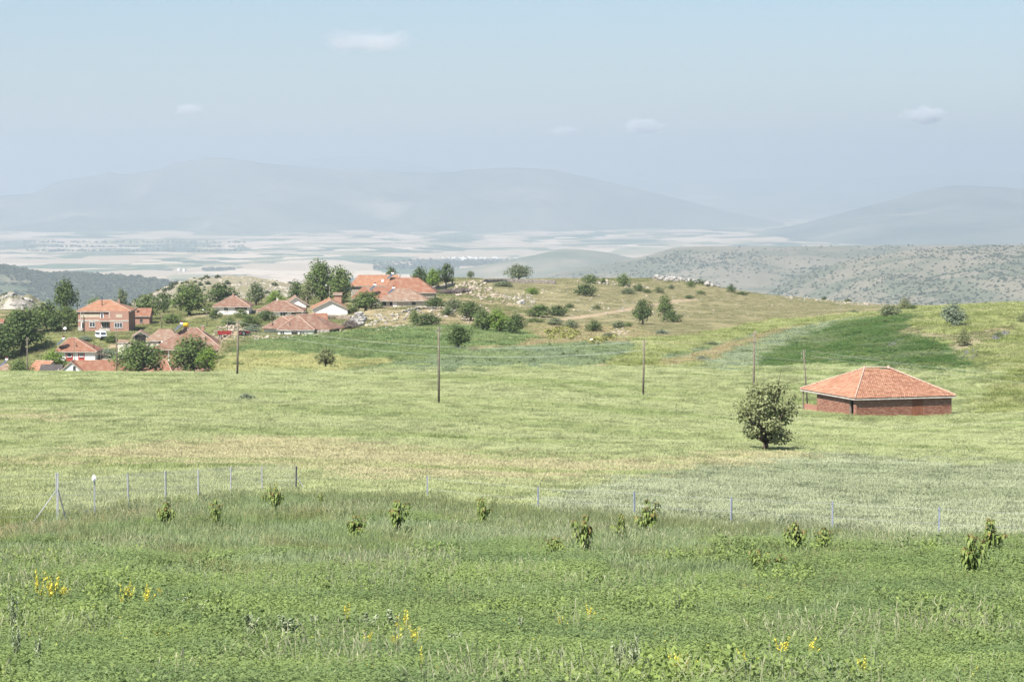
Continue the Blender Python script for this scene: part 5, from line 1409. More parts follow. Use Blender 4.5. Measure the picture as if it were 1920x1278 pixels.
# ------------------------------------------------------------------ brick barn on the right
def barn():
    C = unproj(1603, 747, 324); R = unproj(1793, 742, 328.2); L = unproj(1500, 727, 339.0)
    zE = C.z
    t = thing('brick_barn', 'low red brick barn under a hipped orange tile roof, alone in the wheat', 'barn', (C.x, C.y, hz(C.x, C.y)))
    o = Vector((C.x, C.y, hz(C.x, C.y)))
    a = Vector((R.x - C.x, R.y - C.y, 0)); b = Vector((L.x - C.x, L.y - C.y, 0))
    ez = zE - o.z
    P = lambda i, j, z: a * i + b * j + Vector((0, 0, z))
    la, lb = a.length, b.length
    oa, ob = .42 / la, .42 / lb
    R0 = unproj(1621, 690.5, 335) - o; R1 = unproj(1666, 690.5, 335.6) - o
    R1.z = R0.z = (R0.z + R1.z) / 2
    e = [Vector((0, 0, ez)), P(1, 0, ez), P(1, 1, ez), P(0, 1, ez)]
    planes = [(e[0], e[1], R1, R0), (e[1], e[2], R1), (e[2], e[3], R0, R1), (e[3], e[0], R0)]
    TM = [mat('barn_tile', (.55, .215, .105), (.40, .15, .08), 3, space='Position', c3=(.60, .30, .17), scale3=.5)]
    # laths under the tiles, then the tiles, course over course
    link_mesh('roof_deck', roof_mesh('roof_deck', [[q - Vector((0, 0, .08)) for q in p] for p in planes], SOFFIT, .1), t)
    r = random.Random(4); mb = MB()
    for pl in planes:
        ex = (pl[1] - pl[0]).normalized(); nrm = (pl[1] - pl[0]).cross(pl[-1] - pl[0]).normalized(); sx = nrm.cross(ex)
        pts = [((q - pl[0]).dot(ex), (q - pl[0]).dot(sx)) for q in pl]
        hmax = max(q[1] for q in pts); ch = .46; k = 0
        def span(v):
            xs = []
            for (x0, y0), (x1, y1) in zip(pts, pts[1:] + pts[:1]):
                if (y0 - v) * (y1 - v) <= 0 and y0 != y1: xs.append(x0 + (x1 - x0) * (v - y0) / (y1 - y0))
            return (min(xs), max(xs)) if len(xs) > 1 else None
        v = -.06
        while v < hmax - .1:
            s0 = span(max(v, 1e-4)); s1 = span(min(v + ch, hmax - 1e-3))
            if s0 and s1:
                x = s0[0] - .02; tw = .29
                while x < s0[1]:
                    x2 = min(x + tw, s0[1] + .02)
                    lo = .11 + r.uniform(-.008, .016); q0, q1 = (max(x, s1[0] - tw * .4), min(x2, s1[1] + tw * .4)) if s1[1] > s1[0] else (x, x2)
                    if q1 > q0:
                        W_ = lambda xx_, vv, hh: pl[0] + ex * xx_ + sx * vv + nrm * hh
                        m0 = (x + x2) / 2; m1 = (q0 + q1) / 2
                        g = .012
                        mb.add([W_(x + g, v, lo - .035), W_(m0, v, lo + .03), W_(x2 - g, v, lo - .035), W_(q0 + g, v + ch + .05, .035), W_(m1, v + ch + .05, .06), W_(q1 - g, v + ch + .05, .035), W_(x + g, v, lo - .11), W_(x2 - g, v, lo - .11)],
                               [(0, 1, 4, 3), (1, 2, 5, 4)])
                    x = x2
            v += ch
    tm, nt, p_ = _new('barn_roof_tile'); p_.inputs['Roughness'].default_value = .8; p_.inputs['Specular IOR Level'].default_value = .2
    gg = nt.nodes.new('ShaderNodeNewGeometry'); cr = nt.nodes.new('ShaderNodeValToRGB')
    el = cr.color_ramp.elements; el[0].color = (.27, .13, .082, 1); el[1].color = (.41, .235, .155, 1); q = el.new(.5); q.color = (.345, .17, .105, 1)
    nt.links.new(gg.outputs['Random Per Island'], cr.inputs[0]); nt.links.new(cr.outputs[0], p_.inputs['Base Color'])
    tag(mb.build('roof_tile', tm, t), kind='stuff')
    up = Vector((0, 0, .1))
    for k, (p, q) in enumerate([(R0, R1), (e[0], R0), (e[1], R1), (e[3], R0), (e[2], R1)]):
        rim(t, [(p + up, q + up)], CAP, .095, 'ridge_cap', .45)
    mb = MB()
    for q in (R0, R1): mb.tube([q + Vector((0, 0, .02)), q + Vector((0, 0, .4))], [.24, .14], 8)
    mb.build('finial', CAP, t)
    mb = MB()
    for p, q in ((e[0], e[1]), (e[3], e[0]), (e[1], e[2])):
        n = (q - p).normalized().cross(Vector((0, 0, 1))) * .04
        zz_ = Vector((0, 0, .24)); lo = Vector((0, 0, .07))
        mb.add([p + n - lo, q + n - lo, q + n - zz_, p + n - zz_, p - n - lo, q - n - lo, q - n - zz_, p - n - zz_], [(0, 3, 2, 1), (4, 5, 6, 7), (0, 1, 5, 4), (3, 7, 6, 2)])
    mb.build('eaves_board', FASCIA, t)
    # walls: recessed mortar core with courses of bricks proud of it
    zt = ez - .2; zb = -1.6
    f0 = P(oa, ob, 0); f1 = P(1 - oa * 1.1, ob, 0); f2 = P(1 - oa * 1.1, 1 - ob, 0); l1 = P(oa, 1 - 4.3 / lb, 0); l2 = P(oa, 1 - ob, 0)
    MORT = mat('lime_mortar', (.36, .28, .225), (.28, .215, .17), 4)
    bm_, nt, p_ = _new('barn_brick'); p_.inputs['Roughness'].default_value = .9; p_.inputs['Specular IOR Level'].default_value = .1
    gg = nt.nodes.new('ShaderNodeNewGeometry'); cr = nt.nodes.new('ShaderNodeValToRGB'); el = cr.color_ramp.elements
    el[0].color = (.20, .075, .045, 1); el[1].color = (.36, .19, .13, 1); q = el.new(.6); q.color = (.27, .105, .065, 1)
    nt.links.new(gg.outputs['Random Per Island'], cr.inputs[0]); nt.links.new(cr.outputs[0], p_.inputs['Base Color'])
    def wall(p, q, holes=(), nm='wall'):
        u = (q - p).normalized(); n = Vector((u.y, -u.x, 0)); Lw = (q - p).length
        core = MB(); bk = MB()
        segs = []; x = 0
        for h0, h1 in sorted(holes):
            segs.append((x, h0)); x = h1
        segs.append((x, Lw))
        for s0, s1 in segs:
            A_ = p + u * s0; B_ = p + u * s1
            core.add([A_ + Vector((0, 0, zb)), B_ + Vector((0, 0, zb)), B_ + Vector((0, 0, zt)), A_ + Vector((0, 0, zt)), A_ - n * .3 + Vector((0, 0, zb)), B_ - n * .3 + Vector((0, 0, zb)), B_ - n * .3 + Vector((0, 0, zt)), A_ - n * .3 + Vector((0, 0, zt))],
                     [(0, 1, 2, 3), (5, 4, 7, 6), (1, 5, 6, 2), (4, 0, 3, 7), (3, 2, 6, 7)])
            z = zb + .8; row = 0
            while z < zt - .1:
                x = s0 - (row % 2) * .17 
                bh = .125
                while x < s1 - .05:
                    x0 = max(x, s0) + .012; x1 = min(x + .34, s1) - .012
                    if x1 > x0 + .03:
                        pr = .028 + r.uniform(-.012, .012); zz0 = z + r.uniform(-.006, .006); zz1 = zz0 + bh
                        a_, b_ = p + u * x0, p + u * x1
                        bk.add([a_ + n * pr + Vector((0, 0, zz0)), b_ + n * pr + Vector((0, 0, zz0)), b_ + n * pr + Vector((0, 0, zz1)), a_ + n * pr + Vector((0, 0, zz1)), a_ + n * .001 + Vector((0, 0, zz0)), b_ + n * .001 + Vector((0, 0, zz0)), b_ + n * .001 + Vector((0, 0, zz1)), a_ + n * .001 + Vector((0, 0, zz1))],
                               [(0, 1, 2, 3), (3, 2, 6, 7), (0, 4, 5, 1), (0, 3, 7, 4), (1, 5, 6, 2)])
                    x += .34
                z += .205; row += 1
        w_ = core.build('wall', MORT, t)
        tag(bk.build('brick', bm_, w_), kind='stuff')
        return u, n, Lw
    d0 = lb * .02
    Lf = (f1 - f0).length; Ll = (l1 - f0).length
    u, n, _ = wall(f0, f1, [(Lf * .585, Lf * .70)])
    ub, nb, _ = wall(l1, f0, [(Ll - 1.9, Ll - .75)])
    wall(f1, f2); wall(f2, P(.42, 1 - ob, 0)); wall(P(.42, 1 - ob, 0), P(.42, 1 - 4.3 / lb, 0))
    # closed-up doorway in the front wall, open doorway by the corner
    pd_ = f0 + u * (Lf * .585); qd = f0 + u * (Lf * .70)
    MB().add([pd_ + n * .01 + Vector((0, 0, zb)), qd + n * .01 + Vector((0, 0, zb)), qd + n * .01 + Vector((0, 0, zt)), pd_ + n * .01 + Vector((0, 0, zt)), pd_ - n * .2 + Vector((0, 0, zb)), qd - n * .2 + Vector((0, 0, zb)), qd - n * .2 + Vector((0, 0, zt)), pd_ - n * .2 + Vector((0, 0, zt))],
             [(0, 1, 2, 3), (5, 4, 7, 6), (1, 5, 6, 2), (4, 0, 3, 7)]).build('rusty_door', mat('rusty_sheet', (.23, .095, .055), (.17, .07, .045), 2), t)
    # porch at the far left corner
    mb = MB(); pc = P(oa * .6, 1 - ob * 1.2, 0)
    mb.tube([pc + Vector((0, 0, -1.2)), pc + Vector((0, 0, ez - .2))], .09, 7); mb.build('porch_post', WOOD, t)
    pe = P(oa, 1 - ob * 1.0, 0); pw_ = (l1 - pe)
    wq = MB(); uu = pw_.normalized(); nn = Vector((uu.y, -uu.x, 0)); q1 = l1 - uu * .05
    wq.add([pe + Vector((0, 0, -1.4)), q1 + Vector((0, 0, -1.4)), q1 + Vector((0, 0, .95)), pe + Vector((0, 0, .95)), pe - nn * .25 + Vector((0, 0, -1.4)), q1 - nn * .25 + Vector((0, 0, -1.4)), q1 - nn * .25 + Vector((0, 0, .95)), pe - nn * .25 + Vector((0, 0, .95))],
           [(0, 1, 2, 3), (5, 4, 7, 6), (1, 5, 6, 2), (4, 0, 3, 7), (3, 2, 6, 7)]).build('porch_wall', BRICK, t)
    ib = (f2 - f1).normalized(); il = l1 + a * .41
    wq = MB(); A_, B_ = l1 + a.normalized() * .05, il
    wq.add([A_ + Vector((0, 0, zb)), B_ + Vector((0, 0, zb)), B_ + Vector((0, 0, zt)), A_ + Vector((0, 0, zt)), A_ + ub * -.2 * -1 + Vector((0, 0, zb)), B_ + ub * .2 + Vector((0, 0, zb)), B_ + ub * .2 + Vector((0, 0, zt)), A_ + ub * .2 + Vector((0, 0, zt))],
           [(0, 1, 2, 3), (5, 4, 7, 6), (1, 5, 6, 2), (4, 0, 3, 7)]).build('inner_wall', BRICK, t)
    return t
barn()

# ------------------------------------------------------------------ poles and wires
POLE = mat('weathered_pole', (.20, .165, .13), (.12, .10, .08), 3, bump=.3)
INS = mat('porcelain', (.35, .33, .31), rough=.4)
def pole(label, px, top, base, d=None, r=.13, lean=0.0, ins=2, lamp=False, group='wooden power poles', hidden=.5, name='utility_pole', cat='utility pole'):
    g = on_ground(px, d) if d else ground_at(px, base, 200)
    tp = unproj(px, top, g.y)
    Hh = tp.z - g.z
    t = thing(name, label, cat, g, 0, group)
    MB().tube([(0, 0, -.5), (lean * .5, 0, Hh * .5), (lean, 0, Hh)], [r * 1.15, r, r * .75], 8).build('shaft', POLE, t, True)
    for k in range(ins):
        s = -1 if k % 2 else 1
        z = Hh - .35 - .35 * k
        b = MB().tube([(lean, 0, z), (lean + s * .28, 0, z), (lean + s * .28, 0, z + .14)], .02, 4).build('bracket', INS, t)
        MB().tube([(lean + s * .28, 0, z + .12), (lean + s * .28, 0, z + .28)], [.06, .045], 6).build('insulator', INS, b)
    if lamp:
        b = MB().tube([(0, 0, Hh - .3), (-.8, -.4, Hh + .2)], .035, 5).build('lamp_arm', TIN, t)
        MB().box(-1.25, -.75, -.6, -.35, Hh + .15, Hh + .33).build('lamp_head', PVC, b)
    return t, g, Hh
P822 = pole('tall wooden pole nearest the middle of the picture, standing in the wheat', 822.5, 612, 750, 277, .12, ins=3)
P443 = pole('wooden pole at the field edge just right of the village roofs', 444, 600, 712, 338, .14, lean=.25, ins=4)
P1205 = pole('slim wooden pole in the wheat where the two wires change direction', 1206, 637, 750, 330, .13, lean=.15, ins=4)
P1414 = pole('stout pole rising from behind the lone bushy tree', 1413, 620, 752, 305, .135, lean=.1, ins=2)
P1508 = pole('thin leaning pole behind the left end of the brick barn', 1516, 655, 768, 352, .10, lean=-.75, ins=4)
pole('dark pole before the white gabled roof, left of the bushy walnut', 218.5, 614, 705, 500, .12, ins=2)
pole('pole at the left, in front of the huge willow-like tree', 51, 632, 703, 500, .13, ins=2)
pole('thin leaning pole before the left half of the brick house', 159, 583, 628, 640, .09, lean=-.35, ins=1)
pole('thin mast behind the brick house near the tall dark tree', 146, 548, 590, 690, .10, ins=1)
pole('thin pole in the sloping yard below the biggest oak', 303.5, 586, 620, 655, .10, ins=1)
pole('lamp post by the verandah house', 388.5, 582, 622, 650, .09, ins=0, lamp=True, group=None, name='lamp_post', cat='street lamp')
pole('thin pole beside the red trailer', 427, 590, 632, 612, .09, ins=1)
pole('thin pole over the long white house, before the dry yard', 499, 552, 578, 715, .10, ins=1)
pole('pole between the two white gables', 575, 556, 592, 672, .12, ins=2)
pole('street lamp pole before the very large oak', 618.5, 536, 566, 700, .12, ins=1, lamp=True, group=None, name='lamp_post', cat='street lamp')
pole('pole left of the small red shed, behind the brick house', 252, 563, 598, 682, .10, ins=1)
pole('pair pole left of its twin below the white van', 189, 640, 675, 585, .07, ins=0)
pole('pair pole right of its twin below the white van', 194.5, 640, 674, 586, .07, ins=0)
pole('short pole at the edge of the huge willow-like tree, by the dish', 118, 604, 632, 640, .09, ins=1)
pole('slim pole in front of the low long roof by the trees', 139, 628, 660, 590, .07, ins=0)
WIRE = mat('aluminium_wire', (.62, .62, .60), rough=.4, metal=.3)
def wire(label, A, B, sag, r=.0105, n=22, group='overhead wires'):
    A = Vector(A); B = Vector(B)
    pts = [A.lerp(B, i / n) - Vector((0, 0, sag * 4 * (i / n) * (1 - i / n))) for i in range(n + 1)]
    g = A
    m = MB().tube([p - g for p in pts], r, 4, False).build('wire', WIRE)
    m.location = g
    tag(m, label, 'wire', group)
def att(P, dz, dx=.28):
    t, g, Hh = P
    return g + Vector((dx, 0, Hh - dz))
A1, A2 = att(P443, .25), att(P443, 1.2)
B1, B2 = att(P1205, .1), att(P1205, 1.4)
wire('upper wire crossing the green crop from the village pole to the slim pole', A1, B1, 2.15)
wire('lower wire crossing the green crop from the village pole to the slim pole', A2, B2, 2.2)
C1, C2 = att(P1508, 1.7), att(P1508, 2.75)
wire('upper wire from the slim pole towards the leaning pole behind the barn', B1, C1, .35)
wire('lower wire from the slim pole towards the leaning pole behind the barn', B2, C2, .35)
E1, E2 = unproj(2150, 722, 345), unproj(2150, 735, 345)
wire('upper thin wire running from the leaning pole over the barn to the right', att(P1508, .2), E1, .6, .009)
wire('lower thin wire running from the leaning pole over the barn to the right', att(P1508, .9), E2, .6, .009)
wire('short wire from the village pole back towards the rambling house', A1, unproj(380, 590, 650), .4, .010)

# ------------------------------------------------------------------ vehicles
WPAINT = mat('white_car_paint', (.78, .79, .80), rough=.3, spec=.5)
RUB = mat('rubber', (.03, .03, .03))
def wheel(parent, x, y, r=.34, w=.2):
    q = MB().tube([(x, y - w / 2, r), (x, y + w / 2, r)], r, 14).build('tyre', RUB, parent)
    MB().tube([(x, y - w / 2 - .01, r), (x, y + w / 2 + .01, r)], r * .55, 10).build('rim', TIN, q)
g = on_ground(189.5, 632)
t = thing('minibus', 'white minibus parked on the track below the two-storey brick house', 'minibus', g, math.radians(-62))
prof = [(-2.2, .35), (2.15, .35), (2.25, .8), (2.2, 1.05), (1.75, 1.75), (1.55, 1.95), (-2.1, 1.98), (-2.25, 1.7), (-2.28, .8)]
def extrude(prof, y0, y1, inset=.0, zi=1.1):
    mb = MB(); n = len(prof)
    k = lambda z: inset * max(0, (z - zi))
    vs = [Vector((x, y0 + k(z), z)) for x, z in prof] + [Vector((x, y1 - k(z), z)) for x, z in prof]
    return mb.add(vs, [tuple(range(n)), tuple(range(2 * n - 1, n - 1, -1))] + [(i, n + i, n + (i + 1) % n, (i + 1) % n) for i in range(n)])
bd = extrude(prof, -.85, .85, .12).build('body', WPAINT, t)
for s in (-1, 1):
    for x0, x1 in ((-2.0, -.9), (-.8, .35), (.45, 1.45)):
        MB().box(x0, x1, s * .845 - .02, s * .845 + .02, 1.12, 1.72, Matrix.Rotation(0, 3, 'X')).build('side_window', GLASS, t)
MB().add([(2.21, -.72, 1.1), (2.21, .72, 1.1), (1.80, .66, 1.74), (1.80, -.66, 1.74)], [(0, 1, 2, 3)]).add([(2.19, -.72, 1.08), (2.19, .72, 1.08), (1.77, .66, 1.75), (1.77, -.66, 1.75)], [(3, 2, 1, 0)]).build('windscreen', GLASS, t)
MB().box(2.2, 2.32, -.8, .8, .38, .58).build('bumper', DARK, t)
for s in (-1, 1): MB().tube([(2.22, s * .6, .82), (2.29, s * .6, .82)], .11, 8).build('headlight', PVC, t)
for x_ in (-1.45, 1.4):
    for y_ in (-.78, .78): wheel(t, x_, y_)
REDT = mat('red_trailer_paint', (.30, .035, .035), (.22, .03, .03), 4)
g = on_ground(421, 606)
t = thing('trailer', 'dark red farm trailer standing on the yard beside a thin pole', 'trailer', g, .15)
mb = MB().box(-1.7, 1.7, -.95, .95, .75, .85); mb.box(-1.7, 1.7, -.95, -.89, .85, 1.6); mb.box(-1.7, 1.7, .89, .95, .85, 1.6); mb.box(-1.7, -1.64, -.89, .89, .85, 1.5); mb.box(1.64, 1.7, -.89, .89, .85, 1.7)
mb.build('box', REDT, t)
for k in range(4): MB().box(-1.5 + k, -1.42 + k, -.99, -.952, .75, 1.58).build('rib', REDT, t)
for x_ in (-1.0, 1.0):
    for y_ in (-.75, .75): wheel(t, x_, y_, .42)
MB().tube([(-1.7, 0, .65), (-2.9, 0, .45)], .05, 5).build('drawbar', DARK, t)
g = on_ground(457, 606)
t = thing('tractor', 'small red tractor parked under the trees right of the trailer', 'tractor', g, .7)
MB().box(.1, 1.7, -.32, .32, .7, 1.25).build('bonnet', REDT, t)
MB().box(-.9, .15, -.5, .5, .6, .95).build('rear_housing', REDT, t)
MB().box(-.75, -.25, -.25, .25, .96, 1.1).box(-.85, -.75, -.25, .25, 1.1, 1.5).build('seat', DARK, t)
MB().tube([(1.1, .1, 1.25), (1.1, .1, 1.9)], .04, 6).build('exhaust', DARK, t)
MB().tube([(.0, 0, 1.1), (-.15, 0, 1.5)], .03, 5).tube([(-.15, -.2, 1.5), (-.15, .2, 1.5)], .03, 5).build('steering_wheel', DARK, t)
for y_ in (-.72, .72):
    wheel(t, -.55, y_, .68, .32); wheel(t, 1.35, y_ * .9, .38, .2)
# beehive-white box among the gully flowers
g = ground_at(1109, 641, 400)
t = thing('white_box', 'small white box with dark base at the gully edge by the yellow flowers', 'box', g)
MB().box(-.3, .3, -.3, .3, .25, .65).build('body', PVC, t); MB().box(-.28, .28, -.28, .28, 0, .247).build('base', DARK, t); MB().box(-.34, .34, -.34, .34, .653, .70).build('lid', PVC, t)

# ------------------------------------------------------------------ fences
STEEL = mat('galvanised_post', (.46, .47, .48), (.36, .37, .38), 6, rough=.5, metal=.3)
BLUEP = mat('blue_grey_post', (.26, .28, .36), (.20, .22, .29), 5, rough=.6)
DKS = mat('dark_steel_post', (.10, .11, .12), (.075, .08, .09), 6, rough=.55)
RAG = mat('white_plastic_bag', (.82, .82, .82), rough=.6)
def fence(name, label, posts, ptops, mesh_h, pm, braced=(), netting=True, r=.029):
    g0 = Vector((posts[0].x, posts[0].y, posts[0].z))
    t = thing(name, label, 'fence', g0)
    P = [p - g0 for p in posts]
    for k, (p, tp) in enumerate(zip(P, ptops)):
        pm_ = DKS if k in braced and k > 0 else pm
        q = MB().box(-r, r, -r, r, -.4, tp).box(-r * 1.2, r * 1.2, -r * 1.2, r * 1.2, tp + .002, tp + .03).mesh('post', pm_)
        o = link_mesh('post', q, t); o.location = p; o.rotation_euler = (.02 * math.sin(k * 3), .015 * math.cos(k * 5), k * .3)
        if k in braced:
            for s, ln in braced[k]:
                MB().tube([(0, 0, tp * .72), (s[0] * ln, s[1] * ln, -.15)], r * .85, 5).build('brace', pm if s[0] < 0 else DKS, o)
    for i, f in enumerate((1.0, .62, .25)):
        mb = MB()
        for k in range(len(P) - 1):
            a = P[k] + Vector((0, -.05, ptops[k] * f * .97)); b = P[k + 1] + Vector((0, -.05, ptops[k + 1] * f * .97))
            mb.tube([a, a.lerp(b, .5) - Vector((0, 0, .03)), b], .005, 3, False)
        mb.build('strand_wire', STEEL, t)
    if netting:
        mb = MB()
        for k in range(len(P) - 1):
            a, b = P[k], P[k + 1]; L = (b - a).length; n = int(L / .11); h = mesh_h
            for i in range(-int(h / .11), n):
                for s in (0, 1):
                    u0, v0, u1, v1 = i * .11, 0, i * .11 + h, h
                    if u0 < 0: v0 = -u0; u0 = 0
                    if u1 > L: v1 -= (u1 - L); u1 = L
                    if v1 <= v0 or u1 <= u0: continue
                    if s: u0, u1 = L - u0, L - u1
                    mb.tube([a.lerp(b, u0 / L) + Vector((0, -.045, v0 + .05)), a.lerp(b, u1 / L) + Vector((0, -.045, v1 + .05))], .0014, 3, False)
        tag(mb.build('netting', STEEL, t), kind='stuff')
    return t, P
def gp(px, d, dz=0.0):
    return on_ground(px, d)
LP = [(-160, 84), (-75, 88), (104, 94), (174, 97.5), (238, 101), (308, 104.5), (370, 108), (430, 111.5), (490, 115), (553, 118)]
lposts = [gp(a, b) for a, b in LP]
ltops = []
for (a, b), p, top in zip(LP, lposts, (884, 886, 888, 893, 889, 884, 881, 877, 876, 875)):
    ltops.append(unproj(a, top, b).z - p.z)
tF, PF = fence('wire_fence', 'netting fence of grey steel posts running back along the left field edge', lposts[2:], ltops[2:], 1.7, STEEL,
      {0: (((-1, -.1), 1.15), ((.5, -.3), 1.0)), 7: (((-.5, -.9), .8), ((1, -.4), 1.1))})
fence('strand_fence', 'loose wires and post continuing left of the braced fence post, out of the picture', lposts[:3], ltops[:2] + [ltops[2]], .1, STEEL, {}, False)
RP = [(553, 118), (800, 112), (1009, 109), (1191, 106), (1373, 104), (1564, 102), (1764, 100), (1960, 98)]
rposts = [gp(a, b) for a, b in RP]
rtops = []
for (a, b), p, top in zip(RP, rposts, (876, 893, 913, 922, 933, 941, 951, 960)):
    rtops.append(unproj(a, top, b).z - p.z)
fence('post_fence', 'row of thin blue-grey posts standing in tall grass along the pale oats', rposts[1:], rtops[1:], .1, BLUEP, {}, False, .028)
p = unproj(176.5, 897, 97.4)
t = thing('plastic_bag', 'white plastic bag snagged on top of a fence post', 'bag', p)
bm = bmesh.new(); bmesh.ops.create_icosphere(bm, subdivisions=2, radius=.1)
rr = random.Random(3)
for v in bm.verts: v.co = Vector((v.co.x * rr.uniform(.6, 1.1), v.co.y * rr.uniform(.5, 1), v.co.z * rr.uniform(1.0, 1.9)))
me = bpy.data.meshes.new('film'); bm.to_mesh(me); bm.free(); link_mesh('film', me, t, RAG)

# ------------------------------------------------------------------ cherry saplings in the tall grass
CH = leaf_mat('cherry_leaf', (.15, .21, .055), (.25, .31, .10), None, trans=.35, rough=.5)
CHR = leaf_mat('red_young_leaf', (.22, .17, .065), (.29, .235, .095), None, trans=.35, rough=.5)
TWIG = mat('red_brown_twig', (.16, .085, .06), (.11, .07, .05), 12)
def sapling_protos(seed):
    r = np.random.default_rng(seed); rr = random.Random(seed)
    mb = MB(); mb.tube([(0, 0, -.5), (.02, 0, .2), (0, .01, .42)], [.022, .018, .014], 6)
    shoots = []
    for i in range(6 + seed % 3):
        a = i * 2.4 + rr.random(); q = rr.uniform(.10, .42); top = rr.uniform(.58, 1.0)
        pts = [Vector((0, 0, .24 + .04 * i)), Vector((math.cos(a) * q * .7, math.sin(a) * q * .7, .42 + .04 * i)), Vector((math.cos(a) * q, math.sin(a) * q, top))]
        mb.tube(pts, [.010, .007, .003], 4); shoots.append(pts)
    shoots.append([Vector((0, 0, .4)), Vector((.02, 0, .7)), Vector((0, .02, 1.0))])
    trunk = mb.mesh('stem', TWIG)
    def leaves(lo, hi, n, m, L, nm):
        V = []; Q = []
        for pts in shoots:
            for _ in range(n):
                t = rr.uniform(lo, hi)
                p = pts[0].lerp(pts[1], t * 2) if t < .5 else pts[1].lerp(pts[2], t * 2 - 1)
                a = rr.uniform(0, 6.28); out = Vector((math.cos(a), math.sin(a), 0))
                dn = rr.uniform(.25, 1.1); l = L * rr.uniform(.7, 1.25); w = l * .2
                mid = p + out * l * .5 + Vector((0, 0, .05 * l)) ; tip = p + out * l * (.95 - .3 * dn) - Vector((0, 0, l * dn * .75))
                sd = Vector((-out.y, out.x, .25)) * w; s2 = Vector((out.y, -out.x, .25)) * w
                b = len(V); V += [p, mid + sd, tip, mid, mid + s2]
                Q += [(b, b + 3, b + 1), (b + 1, b + 3, b + 2), (b, b + 4, b + 3), (b + 4, b + 2, b + 3)]
        return np_mesh(nm, np.array([v[:] for v in V]), None, np.array(Q), m)
    return trunk, leaves(.1, .96, 34, CH, .19, 'foliage'), leaves(.9, 1.0, 7, CHR, .13, 'young_leaves')
SAPS = [sapling_protos(s) for s in (1, 2, 3, 4, 5, 6, 7)]
SAP = [('sapling with rounded head standing left of centre, its thin stem showing', 664, 967, 1012, 38, 84),
 ('reddish-topped wide sapling right of the thin-stemmed one', 745, 940, 995, 48, 90),
 ('slim sapling in the tall grass between two blue-grey posts, left of the middle', 904, 936, 982, 34, 93),
 ('tall narrow sapling nearest the corner post of the netting fence', 517, 908, 956, 34, 97),
 ('thin leafy sapling directly below the fourth fence post', 309, 944, 985, 36, 92),
 ('narrow yellow-green sapling under the netting fence, third from the left', 404, 938, 985, 24, 93),
 ('tiny reddish sapling at the right of the fence corner braces', 602, 926, 945, 14, 106),
 ('low spiky sapling left of the biggest middle pair', 1046, 1008, 1040, 36, 78),
 ('dense two-headed sapling in the middle, darkest of its row', 1097, 968, 1036, 48, 80),
 ('smaller sapling between the dense two-headed one and the tall post-side one', 1163, 966, 1014, 34, 84),
 ('tall reddish sapling just under the third blue-grey post', 1213, 940, 1000, 48, 88),
 ('bright green sapling left of its duller twin, right half of the picture', 1493, 982, 1034, 46, 82),
 ('dull brown-green sapling to the right of the bright green one', 1545, 990, 1030, 34, 84),
 ('small drooping sapling nearest the camera in the right half', 1420, 1032, 1072, 42, 74),
 ('very small pale sapling beside the drooping one', 1460, 1040, 1066, 28, 75),
 ('largest sapling at the right, leaning over tall grass', 1820, 1005, 1084, 58, 75),
 ('red-tipped sapling behind the largest one, furthest right', 1860, 976, 1036, 54, 82),
 ('tiny sapling stub at the left of the tall narrow one', 496, 924, 945, 14, 100)]
for k, (lab, px, top, bot, w, d) in enumerate(SAP):
    d = ground_at(px, bot + 12).y; tp = unproj(px, top, d)
    ln = (bot - top) / F * d
    Hh = max(ln * 1.22, .5)
    t = thing('cherry_sapling', lab, 'sapling', (tp.x, d, tp.z - Hh), k * 1.3, 'young cherry saplings in the grass')
    t.scale = (w / F * d / .74,) * 2 + (Hh * 1.05,)
    a, b, c_ = SAPS[(k * 3) % 7]
    link_mesh('stem', a, t); link_mesh('foliage', b, t); link_mesh('young_leaves', c_, t)
ORCH = [(752, 682), (856, 682), (890, 684), (918, 680), (955, 682), (973, 684), (1000, 678), (1031, 650), (1082, 664), (1122, 649), (1137, 642), (1056, 668), (928, 690)]
for k, (a, b) in enumerate(ORCH):
    where = ['at the left tip of the teal crop', 'left of the tall wire-crossed pole foot in the teal crop', 'below the left end of the teal crop', 'in the lower teal crop, third of the low row', 'fourth of the low row in the teal crop',
             'fifth of the low row in the teal crop', 'at the right end of the low row in the teal crop', 'on the far edge of the teal crop under the straw patch', 'in the middle of the teal crop under the wires', 'on the far edge of the teal crop near the white box',
             'nearest to the white box at the gully', 'lone in the right part of the teal crop', 'nearest the pale wheat edge, below the low row'][k]
    tree('sapling', 'tiny dark young tree ' + where, 'sapling', a, b, 9, 7, 'bush', 'dark', .3, group='tiny young trees in the teal crop')

